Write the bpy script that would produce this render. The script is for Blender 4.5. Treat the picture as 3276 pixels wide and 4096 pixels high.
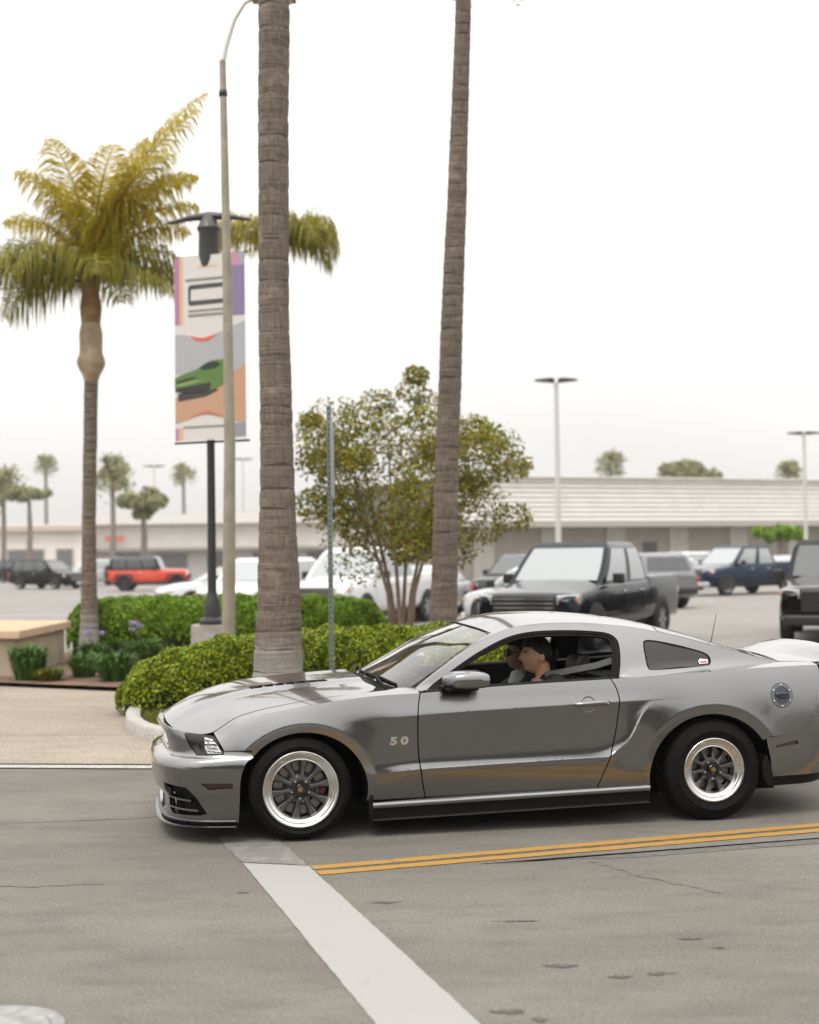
import bpy, bmesh, math, random
import numpy as np
from mathutils import Vector, Matrix
from mathutils.geometry import delaunay_2d_cdt

scene = bpy.context.scene
for _o in list(bpy.data.objects):
    bpy.data.objects.remove(_o)
COL = scene.collection
PI = math.pi
R = math.radians

# ------------------------------------------------------------------ camera
CAM_H, PITCH, ROLL = 1.766, math.atan(171.0 / 5700.0), 0.0128
cd = bpy.data.cameras.new('camera')
cam = bpy.data.objects.new('camera', cd)
COL.objects.link(cam)
cd.sensor_fit = 'HORIZONTAL'
cd.sensor_width = 36.0
cd.lens = 36.0 * 5700.0 / 3276.0
cd.clip_start, cd.clip_end = 0.1, 6000.0
_f = Vector((0, math.cos(PITCH), math.sin(PITCH)))
_u = Vector((0, -math.sin(PITCH), math.cos(PITCH)))
_r = Vector((1, 0, 0))
_c, _s = math.cos(ROLL), math.sin(ROLL)
_r2 = _r * _c - _u * _s
_u2 = _u * _c + _r * _s
cam.matrix_world = Matrix(((_r2.x, _u2.x, -_f.x, 0), (_r2.y, _u2.y, -_f.y, 0),
                           (_r2.z, _u2.z, -_f.z, CAM_H), (0, 0, 0, 1)))
cd.dof.use_dof = True
cd.dof.focus_distance = 9.3
cd.dof.aperture_fstop = 2.0
scene.camera = cam

# ------------------------------------------------------------------ overcast daylight
SUN_EL, SUN_AZ = 62.0, 215.0
w = bpy.data.worlds.new('World')
scene.world = w
w.use_nodes = True
nt = w.node_tree
nt.nodes.clear()
out = nt.nodes.new('ShaderNodeOutputWorld')
bg = nt.nodes.new('ShaderNodeBackground')
bg.inputs['Strength'].default_value = 0.10
sky = nt.nodes.new('ShaderNodeTexSky')
sky.sky_type = 'NISHITA'
sky.sun_disc = False
sky.sun_elevation = R(SUN_EL)
sky.sun_rotation = R(SUN_AZ)
sky.dust_density = 4.0
sky.ozone_density = 1.0
hs = nt.nodes.new('ShaderNodeHueSaturation')
hs.inputs['Saturation'].default_value = 0.12
nt.links.new(sky.outputs[0], hs.inputs['Color'])
tc = nt.nodes.new('ShaderNodeTexCoord')
sep = nt.nodes.new('ShaderNodeSeparateXYZ')
nt.links.new(tc.outputs['Generated'], sep.inputs[0])
rmp = nt.nodes.new('ShaderNodeMapRange')        # overcast luminance: horizon -> zenith
rmp.inputs['From Min'].default_value = 0.0
rmp.inputs['From Max'].default_value = 1.0
rmp.inputs['To Min'].default_value = 6.3
rmp.inputs['To Max'].default_value = 18.0
nt.links.new(sep.outputs['Z'], rmp.inputs['Value'])
nz = nt.nodes.new('ShaderNodeTexNoise')          # faint cloud structure
nz.inputs['Scale'].default_value = 2.2
nz.inputs['Detail'].default_value = 5.0
mp = nt.nodes.new('ShaderNodeMapping')
mp.inputs['Scale'].default_value = (1, 1, 3.0)
nt.links.new(tc.outputs['Generated'], mp.inputs['Vector'])
nt.links.new(mp.outputs[0], nz.inputs['Vector'])
nr = nt.nodes.new('ShaderNodeMapRange')
nr.inputs['From Min'].default_value = 0.3
nr.inputs['From Max'].default_value = 0.7
nr.inputs['To Min'].default_value = 0.90
nr.inputs['To Max'].default_value = 1.06
nt.links.new(nz.outputs['Fac'], nr.inputs['Value'])
mul = nt.nodes.new('ShaderNodeMath')
mul.operation = 'MULTIPLY'
nt.links.new(rmp.outputs[0], mul.inputs[0])
nt.links.new(nr.outputs[0], mul.inputs[1])
cmb = nt.nodes.new('ShaderNodeVectorMath')
cmb.operation = 'SCALE'
cmb.inputs[0].default_value = (1.0, 0.975, 0.948)
nt.links.new(mul.outputs[0], cmb.inputs['Scale'])
mx = nt.nodes.new('ShaderNodeMix')
mx.data_type = 'RGBA'
mx.inputs['Factor'].default_value = 0.88
nt.links.new(hs.outputs[0], mx.inputs['A'])
nt.links.new(cmb.outputs[0], mx.inputs['B'])
nt.links.new(mx.outputs['Result'], bg.inputs['Color'])
nt.links.new(bg.outputs[0], out.inputs['Surface'])

sd = bpy.data.lights.new('sun', 'SUN')
sun = bpy.data.objects.new('sun', sd)
COL.objects.link(sun)
sd.energy = 1.1
sd.angle = R(25.0)
sd.color = (1.0, 0.94, 0.85)
# direction towards the sun: azimuth measured from +Y clockwise like the sky texture
_az, _el = R(SUN_AZ), R(SUN_EL)
_d = Vector((math.sin(_az) * math.cos(_el), math.cos(_az) * math.cos(_el), math.sin(_el)))
sun.rotation_euler = (-_d).to_track_quat('-Z', 'Y').to_euler()
sun.location = (0, 0, 40)

scene.view_settings.view_transform = 'Standard'
scene.view_settings.look = 'None'
scene.view_settings.exposure = 0.60
scene.view_settings.gamma = 1.0
scene.view_settings.use_curve_mapping = False
scene.cycles.max_bounces = 6
scene.cycles.transparent_max_bounces = 12
scene.cycles.sample_clamp_indirect = 6.0

# ------------------------------------------------------------------ helpers
MATS = {}
def M(name, col=(.5, .5, .5), rough=.5, metal=0., coat=0., coat_rough=.03, spec=.5,
      var=0., vscale=8., col2=None, bump=0., bscale=60., detail=4., emit=None, sub=0.):
    """procedural principled material: noise varies colour, bump gives fine relief"""
    if name in MATS:
        return MATS[name]
    m = bpy.data.materials.new(name)
    m.use_nodes = True
    t = m.node_tree
    p = t.nodes['Principled BSDF']
    p.inputs['Base Color'].default_value = (*col, 1)
    p.inputs['Roughness'].default_value = rough
    p.inputs['Metallic'].default_value = metal
    p.inputs['Coat Weight'].default_value = coat
    p.inputs['Coat Roughness'].default_value = coat_rough
    p.inputs['Specular IOR Level'].default_value = spec
    if sub:
        p.inputs['Subsurface Weight'].default_value = sub
        p.inputs['Subsurface Radius'].default_value = (.01, .004, .002)
    if emit:
        p.inputs['Emission Color'].default_value = (*emit[0], 1)
        p.inputs['Emission Strength'].default_value = emit[1]
    if var or col2 or bump:
        tcn = t.nodes.new('ShaderNodeTexCoord')
    if var or col2:
        n = t.nodes.new('ShaderNodeTexNoise')
        n.inputs['Scale'].default_value = vscale
        n.inputs['Detail'].default_value = detail
        t.links.new(tcn.outputs['Object'], n.inputs['Vector'])
        r = t.nodes.new('ShaderNodeValToRGB')
        c2 = col2 if col2 else tuple(min(1, c * (1 + var)) for c in col)
        c1 = col if col2 else tuple(c * (1 - var) for c in col)
        r.color_ramp.elements[0].position = .35
        r.color_ramp.elements[1].position = .65
        r.color_ramp.elements[0].color = (*c1, 1)
        r.color_ramp.elements[1].color = (*c2, 1)
        t.links.new(n.outputs['Fac'], r.inputs['Fac'])
        t.links.new(r.outputs['Color'], p.inputs['Base Color'])
    if bump:
        n2 = t.nodes.new('ShaderNodeTexNoise')
        n2.inputs['Scale'].default_value = bscale
        n2.inputs['Detail'].default_value = 5
        t.links.new(tcn.outputs['Object'], n2.inputs['Vector'])
        b = t.nodes.new('ShaderNodeBump')
        b.inputs['Strength'].default_value = bump
        b.inputs['Distance'].default_value = .02
        t.links.new(n2.outputs['Fac'], b.inputs['Height'])
        t.links.new(b.outputs[0], p.inputs['Normal'])
    MATS[name] = m
    return m

def glass(name, tint=(.75, .8, .78), refl=1.0, ior=1.5):
    """thin sheet of glass: see-through with fresnel reflection"""
    if name in MATS:
        return MATS[name]
    m = bpy.data.materials.new(name)
    m.use_nodes = True
    t = m.node_tree
    t.nodes.clear()
    o = t.nodes.new('ShaderNodeOutputMaterial')
    tr = t.nodes.new('ShaderNodeBsdfTransparent')
    tr.inputs[0].default_value = (*tint, 1)
    g = t.nodes.new('ShaderNodeBsdfGlossy')
    g.inputs['Roughness'].default_value = .02
    f = t.nodes.new('ShaderNodeFresnel')
    ge = t.nodes.new('ShaderNodeNewGeometry')      # same reflectance whichever way the sheet is wound
    mi = t.nodes.new('ShaderNodeMath')
    mi.operation = 'MULTIPLY_ADD'
    mi.inputs[1].default_value = 1 / ior - ior
    mi.inputs[2].default_value = ior
    t.links.new(ge.outputs['Backfacing'], mi.inputs[0])
    t.links.new(mi.outputs[0], f.inputs['IOR'])
    k = t.nodes.new('ShaderNodeMath')
    k.operation = 'MULTIPLY'
    k.use_clamp = True
    k.inputs[1].default_value = 2.3 * refl
    t.links.new(f.outputs[0], k.inputs[0])
    mx = t.nodes.new('ShaderNodeMixShader')
    t.links.new(k.outputs[0], mx.inputs[0])
    t.links.new(tr.outputs[0], mx.inputs[1])
    t.links.new(g.outputs[0], mx.inputs[2])
    t.links.new(mx.outputs[0], o.inputs[0])
    MATS[name] = m
    return m

def tag(o, label=None, cat=None, group=None, kind=None):
    if label: o['label'] = label
    if cat: o['category'] = cat
    if group: o['group'] = group
    if kind: o['kind'] = kind
    return o

def thing(name, label, cat, loc=(0, 0, 0), rz=0., group=None):
    o = bpy.data.objects.new(name, None)
    COL.objects.link(o)
    o.empty_display_size = .2
    o.location = loc
    o.rotation_euler = (0, 0, rz)
    return tag(o, label, cat, group)

def link(name, me, mat, parent=None):
    o = bpy.data.objects.new(name, me)
    COL.objects.link(o)
    if mat is not None:
        me.materials.append(mat)
    if parent is not None:
        o.parent = parent
    return o

def dup(root, loc=None, rz=None, parent=None):
    c = root.copy()
    COL.objects.link(c)
    if parent is not None:
        c.parent = parent
    if loc is not None: c.location = loc
    if rz is not None: c.rotation_euler = (0, 0, rz)
    for ch in list(root.children):
        dup(ch, parent=c)
    return c

class MB:
    """collects shapes; build() links them as ONE mesh object"""
    def __init__(s):
        s.v, s.f = [], []
    def add(s, vs, fs):
        n = len(s.v)
        s.v += [tuple(v) for v in vs]
        s.f += [tuple(i + n for i in f) for f in fs]
        return s
    def box(s, c, d, rz=0., tx=1., ty=1.):
        """box centre c, size d; tx,ty scale the top"""
        hx, hy, hz = d[0] / 2, d[1] / 2, d[2] / 2
        vs = []
        for z, a, b in ((-hz, 1, 1), (hz, tx, ty)):
            for x, y in ((-hx, -hy), (hx, -hy), (hx, hy), (-hx, hy)):
                X, Y = x * a, y * b
                vs.append((c[0] + X * math.cos(rz) - Y * math.sin(rz), c[1] + X * math.sin(rz) + Y * math.cos(rz), c[2] + z))
        return s.add(vs, [(3, 2, 1, 0), (4, 5, 6, 7), (0, 1, 5, 4), (1, 2, 6, 5), (2, 3, 7, 6), (3, 0, 4, 7)])
    def tube(s, pts, rad, n=10, cap=True):
        pts = [Vector(p) for p in pts]
        if not hasattr(rad, '__len__'): rad = [rad] * len(pts)
        vs, fs = [], []
        prev = None
        for i, p in enumerate(pts):
            t = (pts[min(i + 1, len(pts) - 1)] - pts[max(i - 1, 0)]).normalized()
            if prev is None:
                a = Vector((1, 0, 0)) if abs(t.x) < .8 else Vector((0, 1, 0))
            else:
                a = prev
            a = (a - t * a.dot(t)).normalized()
            prev = a
            b = t.cross(a)
            for k in range(n):
                q = 2 * PI * k / n
                vs.append(p + (a * math.cos(q) + b * math.sin(q)) * rad[i])
        for i in range(len(pts) - 1):
            for k in range(n):
                fs.append((i * n + k, i * n + (k + 1) % n, (i + 1) * n + (k + 1) % n, (i + 1) * n + k))
        if cap:
            fs.append(tuple(range(n))[::-1])
            fs.append(tuple((len(pts) - 1) * n + k for k in range(n)))
        return s.add(vs, fs)
    def lathe(s, prof, n=48, axis='z', c=(0, 0, 0), close=False):
        """prof: list of (r, h) along the axis"""
        vs, fs = [], []
        for r, h in prof:
            for k in range(n):
                q = 2 * PI * k / n
                a, b = r * math.cos(q), r * math.sin(q)
                p = (a, b, h) if axis == 'z' else ((a, h, b) if axis == 'y' else (h, a, b))
                vs.append((p[0] + c[0], p[1] + c[1], p[2] + c[2]))
        m = len(prof)
        for i in range(m if close else m - 1):
            j = (i + 1) % m
            for k in range(n):
                fs.append((i * n + k, i * n + (k + 1) % n, j * n + (k + 1) % n, j * n + k))
        return s.add(vs, fs)
    def prism(s, poly, y0, y1, axis='y', taper=0.):
        """polygon in (x,z) extruded along y (axis y) or polygon (x,y) along z"""
        n = len(poly)
        vs = []
        for h in (y0, y1):
            for a, b in poly:
                vs.append((a, h, b) if axis == 'y' else ((a, b, h) if axis == 'z' else (h, a, b)))
        fs = [tuple(range(n))[::-1], tuple(range(n, 2 * n))]
        for k in range(n):
            fs.append((k, (k + 1) % n, n + (k + 1) % n, n + k))
        return s.add(vs, fs)
    def ball(s, c, r, nu=14, nv=9):
        r = r if hasattr(r, '__len__') else (r, r, r)
        vs, fs = [], []
        for j in range(nv + 1):
            th = PI * j / nv
            for k in range(nu):
                q = 2 * PI * k / nu
                vs.append((c[0] + r[0] * math.sin(th) * math.cos(q), c[1] + r[1] * math.sin(th) * math.sin(q), c[2] + r[2] * math.cos(th)))
        for j in range(nv):
            for k in range(nu):
                fs.append((j * nu + k, (j + 1) * nu + k, (j + 1) * nu + (k + 1) % nu, j * nu + (k + 1) % nu))
        return s.add(vs, fs)
    def grid(s, P):
        """P: list of rows of points"""
        nr, nc = len(P), len(P[0])
        vs = [p for row in P for p in row]
        fs = [(i * nc + j, i * nc + j + 1, (i + 1) * nc + j + 1, (i + 1) * nc + j) for i in range(nr - 1) for j in range(nc - 1)]
        return s.add(vs, fs)
    def mesh(s, name, smooth=True, angle=40., fix=True):
        me = bpy.data.meshes.new(name)
        me.from_pydata(s.v, [], s.f)
        if fix:
            bm = bmesh.new()
            bm.from_mesh(me)
            bmesh.ops.recalc_face_normals(bm, faces=bm.faces)
            bm.to_mesh(me)
            bm.free()
        me.validate()
        if smooth:
            me.polygons.foreach_set('use_smooth', [True] * len(me.polygons))
            if angle < 180:
                me.set_sharp_from_angle(angle=R(angle))
        me.update()
        return me
    def build(s, name, mat, parent=None, smooth=True, angle=40., bevel=0., seg=2, fix=True, sub=0):
        o = link(name, s.mesh(name, smooth, angle, fix), mat, parent)
        if bevel:
            b = o.modifiers.new('bevel', 'BEVEL')
            b.width, b.segments, b.limit_method, b.angle_limit = bevel, seg, 'ANGLE', R(35)
            b.harden_normals = False
        if sub:
            u = o.modifiers.new('sub', 'SUBSURF')
            u.levels = u.render_levels = sub
        return o

def pchip(xs, ys):
    xs, ys = np.array(xs, float), np.array(ys, float)
    h = np.diff(xs)
    d = np.diff(ys) / h
    m = np.zeros(len(xs))
    m[0], m[-1] = d[0], d[-1]
    for i in range(1, len(xs) - 1):
        if d[i - 1] * d[i] > 0:
            w1, w2 = 2 * h[i] + h[i - 1], h[i] + 2 * h[i - 1]
            m[i] = (w1 + w2) / (w1 / d[i - 1] + w2 / d[i])
    def f(x):
        x = np.asarray(x, float)
        i = np.clip(np.searchsorted(xs, x) - 1, 0, len(xs) - 2)
        t = (x - xs[i]) / h[i]
        tt = np.clip(t, 0, 1)
        r = ((1 + 2 * tt) * (1 - tt) ** 2 * ys[i] + tt * (1 - tt) ** 2 * h[i] * m[i] + tt * tt * (3 - 2 * tt) * ys[i + 1] + tt * tt * (tt - 1) * h[i] * m[i + 1])
        r = r + np.where(t < 0, t * h[i] * m[i], 0) + np.where(t > 1, (t - 1) * h[i] * m[i + 1], 0)
        return r
    return f

def curve3(pts):
    """smooth 3-D curve through points, parameter 0..1 by chord length"""
    p = np.array(pts, float)
    t = np.concatenate([[0], np.cumsum(np.linalg.norm(np.diff(p, axis=0), axis=1))])
    t /= t[-1]
    fs = [pchip(t, p[:, k]) for k in range(3)]
    return lambda u: np.stack([f(u) for f in fs], -1)

def densify(poly, h, closed=True):
    outp = []
    n = len(poly)
    for i in range(n if closed else n - 1):
        a, b = np.array(poly[i]), np.array(poly[(i + 1) % n])
        k = max(1, int(math.ceil(np.linalg.norm(b - a) / h)))
        for j in range(k):
            outp.append(tuple(a + (b - a) * j / k))
    if not closed: outp.append(tuple(poly[-1]))
    return outp

def inpoly(P, poly):
    P = np.asarray(P)
    q = np.asarray(poly)
    x, y = P[:, 0], P[:, 1]
    r = np.zeros(len(P), bool)
    j = len(q) - 1
    for i in range(len(q)):
        c = ((q[i, 1] > y) != (q[j, 1] > y))
        with np.errstate(divide='ignore', invalid='ignore'):
            xx = (q[j, 0] - q[i, 0]) * (y - q[i, 1]) / (q[j, 1] - q[i, 1]) + q[i, 0]
        r ^= c & (x < xx)
        j = i
    return r

def panel(name, outer, fmap, mat, parent, outv=(0, 0, 1), holes=(), h=.03, depth=.015, mir=1, off=0., grid=None, extra=None):
    """a trimmed sheet of body work: outline (and holes) in a 2-D parameter plane, mapped to 3-D by fmap(a,b)->x,y,z, edges turned in by depth"""
    loops = [densify(outer, h)] + [densify(q, h) for q in holes]
    V = [p for l in loops for p in l]
    Ed = []
    n0 = 0
    for l in loops:
        Ed += [(n0 + i, n0 + (i + 1) % len(l)) for i in range(len(l))]
        n0 += len(l)
    A = np.array(V)
    hx, hy = grid if grid else (h, h)
    gx = np.arange(A[:, 0].min(), A[:, 0].max(), hx)
    gy = np.arange(A[:, 1].min(), A[:, 1].max(), hy)
    G = np.stack(np.meshgrid(gx, gy, indexing='ij'), -1).reshape(-1, 2) + (hx * .37, hy * .41)
    ok = inpoly(G, loops[0])
    for l in loops[1:]:
        ok &= ~inpoly(G, l)
    G = G[ok]
    if len(G):
        D2 = ((((G[:, None, :] - A[None, :, :]) / (hx, hy)) ** 2).sum(-1)).min(1)
        G = G[D2 > .16]
    if extra is not None and len(extra):
        E_ = np.asarray(extra)
        ok = inpoly(E_, loops[0])
        for l in loops[1:]:
            ok &= ~inpoly(E_, l)
        E_ = E_[ok]
        E_ = E_[((((E_[:, None, :] - A[None, :, :]) / h) ** 2).sum(-1)).min(1) > .12]
        if len(G):
            keep = np.ones(len(G), bool)
            for c in range(0, len(G), 1500):
                keep[c:c + 1500] = ((((G[c:c + 1500, None, :] - E_[None, :, :]) / h) ** 2).sum(-1)).min(1) > .30
            G = G[keep]
        G = np.concatenate([G, E_]) if len(G) else E_
    allp = [Vector(p) for p in V] + [Vector(p) for p in G]
    res = delaunay_2d_cdt(allp, Ed, [], 0, 1e-7)
    P = np.array([tuple(v) for v in res[0]])
    T = np.array([f for f in res[2] if len(f) == 3])
    cen = P[T].mean(1)
    k = inpoly(cen, loops[0])
    for l in loops[1:]:
        k &= ~inpoly(cen, l)
    T = T[k]
    def F3(a, b):
        x, y, z = fmap(a, b)
        return np.stack([x + 0 * a, y * mir + 0 * a, z + 0 * a], -1)
    e = 3e-3
    X = F3(P[:, 0], P[:, 1])
    N = np.cross(F3(P[:, 0] + e, P[:, 1]) - F3(P[:, 0] - e, P[:, 1]), F3(P[:, 0], P[:, 1] + e) - F3(P[:, 0], P[:, 1] - e))
    N /= np.maximum(np.linalg.norm(N, axis=1, keepdims=True), 1e-12)
    ov = np.array([outv[0], outv[1] * mir, outv[2]], float)
    N *= np.where((N @ ov) < 0, -1, 1)[:, None]
    X = X + N * off
    tn = np.cross(X[T[:, 1]] - X[T[:, 0]], X[T[:, 2]] - X[T[:, 0]])
    fl = (tn * N[T[:, 0]]).sum(1) < 0
    T[fl] = T[fl][:, ::-1]
    verts = [tuple(v) for v in X]
    faces = [tuple(int(i) for i in t) for t in T]
    nl = [tuple(N[i]) for t in T for i in t]
    if depth:
        cnt = {}
        for t in faces:
            for a, b in ((t[0], t[1]), (t[1], t[2]), (t[2], t[0])):
                key = (min(a, b), max(a, b))
                cnt[key] = None if key in cnt else (a, b)
        for q in cnt.values():
            if q is None: continue
            a, b = q
            n = len(verts)
            va, vb = X[a], X[b]
            wa, wb = va - N[a] * depth, vb - N[b] * depth
            fn = np.cross(va - vb, wb - vb)
            fn = fn / max(np.linalg.norm(fn), 1e-12)
            verts += [tuple(vb), tuple(va), tuple(wa), tuple(wb)]
            faces.append((n, n + 1, n + 2, n + 3))
            fn2 = np.cross(va - vb, wa - va)
            fn2 = fn2 / max(np.linalg.norm(fn2), 1e-12)
            nl += [tuple(fn2)] * 4
    me = bpy.data.meshes.new(name)
    me.from_pydata(verts, [], faces)
    me.polygons.foreach_set('use_smooth', [True] * len(faces))
    me.normals_split_custom_set(nl)
    me.update()
    return link(name, me, mat, parent)

def coons(c0, c1, d0, d1, nu=24, nv=16, bulge=0., bdir=(0, 0, 1)):
    """grid of points: c0,c1 curves in u at v=0,1; d0,d1 curves in v at u=0,1"""
    rows = []
    P00, P10, P01, P11 = c0(0.), c0(1.), c1(0.), c1(1.)
    for j in range(nv + 1):
        v = j / nv
        row = []
        for i in range(nu + 1):
            u = i / nu
            p = (1 - v) * c0(u) + v * c1(u) + (1 - u) * d0(v) + u * d1(v) - ((1 - u) * (1 - v) * P00 + u * (1 - v) * P10 + (1 - u) * v * P01 + u * v * P11)
            p = p + np.array(bdir) * bulge * 16 * u * (1 - u) * v * (1 - v)
            row.append(tuple(p))
        rows.append(row)
    return rows

def sstep(a, b, x):
    t = np.clip((x - a) / (b - a), 0, 1)
    return t * t * (3 - 2 * t)

def text_mesh(txt, size, depth, bold=0.):
    cu = bpy.data.curves.new('txt', 'FONT')
    cu.body = txt
    cu.size = size
    cu.extrude = depth
    cu.offset = bold
    cu.align_x = 'CENTER'
    cu.align_y = 'CENTER'
    o = bpy.data.objects.new('txt', cu)
    COL.objects.link(o)
    dg = bpy.context.evaluated_depsgraph_get()
    me = bpy.data.meshes.new_from_object(o.evaluated_get(dg))
    bpy.data.objects.remove(o)
    me.materials.clear()
    return me

# ================================================================== the silver coupe
PAINT = M('silver_paint', (.225, .228, .232), .20, metal=1., coat=1., coat_rough=.015)
BLACK = M('black_plastic', (.007, .007, .007), .55, spec=.14)
GLOSSBLK = M('gloss_black', (.006, .006, .007), .15, coat=.3, spec=.3)
RUBBER = M('rubber', (.010, .010, .0098), .62, spec=.15, var=.25, vscale=30)
TYRE = M('tyre_rubber', (.007, .0069, .0066), .65, spec=.10, var=.2, vscale=25)
ALU = M('polished_aluminium', (.66, .65, .64), .17, metal=1.)
WHEELBLK = M('satin_black_alloy', (.016, .016, .017), .3, metal=.3, coat=.4)
GUNMETAL = M('gunmetal_spoke', (.13, .13, .132), .34, metal=.9, coat=.3)
CHROME = M('chrome', (.85, .85, .85), .06, metal=1.)
STEEL = M('brake_steel', (.20, .195, .19), .40, metal=.9)
DARKINT = M('dark_interior', (.016, .015, .015), .7, spec=.25)
LEATHER = M('dark_leather', (.03, .028, .029), .48)
BELTGREY = M('belt_webbing', (.16, .16, .165), .7)
RED = M('red_paint', (.5, .02, .02), .4)
REDLENS = M('red_lens', (.028, .004, .003), .12, coat=1.)
WS = glass('windshield_glass', (.62, .68, .66))
PRIV = glass('quarter_glass', (.38, .42, .42), .8)

CAR_LOC, CAR_TH = (-0.8628, 9.7705, 0.0), 0.18717
car = thing('sports_car', 'silver grey two-door fastback coupe driving left past the palms', 'car', CAR_LOC, CAR_TH)

zE = pchip([-.95, -.86, -.74, -.60, -.52, -.372, -.118, .203, .528, .773, 1.09, 1.63, 2.03, 2.34, 2.76, 3.10, 3.40, 3.70],
           [.53, .56, .61, .648, .672, .745, .803, .852, .882, .889, .907, .928, .940, .952, .972, .985, .989, .985])
yE = pchip([-.95, -.86, -.74, -.60, -.52, -.372, -.118, .203, .528, .773, 1.09, 1.63, 2.03, 2.34, 2.76, 3.10, 3.40, 3.70],
           [.55, .62, .70, .758, .785, .820, .850, .865, .868, .866, .860, .856, .854, .860, .860, .842, .806, .74])
Ym = pchip([-.7, -.47, -.3, 0, .5, .8, 1.5, 2.0, 2.3, 2.7, 3.1, 3.4, 3.6], [.80, .862, .886, .902, .903, .898, .898, .900, .908, .918, .912, .885, .85])
zS = pchip([.3, .74, 1.07, 2.06, 2.4], [.722, .747, .762, .793, .803])
zL = pchip([.4, .757, 1.07, 2.0, 2.3], [.40, .418, .427, .449, .455])
_AS = pchip([.25, .40, .70, 2.05, 2.25, 2.42], [0, .25, 1, 1, .5, 0])
AS = lambda v: np.clip(_AS(v), 0, 1)
_AL = pchip([.42, .62, .75, 1.96, 2.04, 2.16], [0, .7, 1, 1, .8, 0])
AL = lambda v: np.clip(_AL(v), 0, 1)
xSC = pchip([.30, .40, .45, .547, .715, .80, .9], [1.9, 1.95, 2.0, 2.125, 2.225, 2.30, 2.40])
_ASH = pchip([.3, .40, .46, .60, .72, .80], [0, 0, 1, 1, .55, 0])
ASH = lambda v: np.clip(_ASH(v), 0, 1)
FA = (.022, .300, .402, .370)      # front arch: centre x, z, radii
RA = (2.702, .298, .424, .400)
def arch_rho(x, z, A):
    return np.sqrt(((x - A[0]) / A[2]) ** 2 + ((z - A[1]) / A[3]) ** 2)
def Fside(x, z):
    x, z = np.asarray(x, float), np.asarray(z, float)
    Y, ye, ze = Ym(x), yE(x), zE(x)
    t = np.clip((z - .52) / np.maximum(ze - .52, .02), 0, 1.2)
    y = Y - (Y - ye) * t ** (1.9 + 1.3 * sstep(-.45, .15, x))
    y = y - .050 * (np.clip(.46 - z, 0, 1) / .30) ** 1.8
    sa = lambda v, k=.008: np.sqrt(v * v + k * k)
    s = z - zS(x)
    y = y + AS(x) * .0105 * np.where(s > 0, np.exp(-sa(s) / .07), np.exp(-sa(s) / .022)) + AS(x) * .045 * (np.clip(z, .43, .75) - .60) * sstep(.40, .46, z) * sstep(.86, .76, z)
    l = z - zL(x)
    y = y + AL(x) * .018 * np.where(l > 0, np.exp(-sa(l, .010) / .038), np.exp(-sa(l, .010) / .10))
    d = x - xSC(z)
    y = y + ASH(z) * (.016 * np.exp(-sa(d, .012) / np.where(d > 0, .13, .036)))
    for A in (FA, RA):
        rho = arch_rho(x, z, A)
        fade = sstep(.12, .34, z)
        y = y + fade * (-.0016 * np.log(np.exp(-(.017 + np.clip(rho - 1.145, -.2, .3) * .13) / .0016) + np.exp(-.017 * np.exp(-np.clip(rho - 1.145, -.2, 9) / .30) / .0016)))
    return y
def mapside(x, z):
    return x, Fside(x, z), z

zCh = pchip([-.95, -.87, -.83, -.725, -.55, -.316, -.04, .17, .437, .60, .8], [.60, .675, .715, .777, .846, .897, .924, .936, .946, .950, .952])
def Thood(x, y):
    ye, ze, zc = yE(x), zE(x), zCh(x)
    t = np.clip(np.abs(y) / ye, 0, 1.15)
    dome = .020 * (1 - sstep(.36, .47, np.abs(y))) * sstep(-.86, -.5, x)
    return ze + (zc - ze) * (1 - t ** 2.3) + dome
def maphood(x, y):
    return x, y, Thood(x, y)
def Tdeck(x, y):
    t = np.clip(np.abs(y) / yE(x), 0, 1.1)
    return zE(x) + .058 * (1 - t ** 2.2)
def mapdeck(x, y):
    return x, y, Tdeck(x, y)

# greenhouse side
def yU(x, z):
    x, z = np.asarray(x, float), np.asarray(z, float)
    y = .808 - .50 * (z - .92) - .10 * (np.clip(1.2 - x, 0, 9) / .5) ** 2 - .17 * (np.clip(x - 2.3, 0, 9) / 1.1) ** 1.5
    y = y + .022 * np.sin(PI * np.clip((z - .93) / .36, 0, 1))
    return y + (yE(x) - .80) * .9 * np.exp(-np.clip(z - zE(x), -.02, 9) / .035) * sstep(2.05, 2.25, x)
def mapU(x, z):
    return x, yU(x, z), z
rail_pts = [(.70, .862), (.725, .876), (.90, 1.003), (1.10, 1.136), (1.257, 1.219), (1.387, 1.266), (1.568, 1.296), (1.778, 1.303), (1.989, 1.294),
            (2.159, 1.278), (2.345, 1.25), (2.60, 1.19), (2.90, 1.108), (3.20, 1.03), (3.40, .995)]
zR = pchip([p[0] for p in rail_pts], [p[1] for p in rail_pts])
def rail3(x):
    z = zR(x)
    return np.stack([x + 0 * z, yU(x, z), z], -1)

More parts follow.
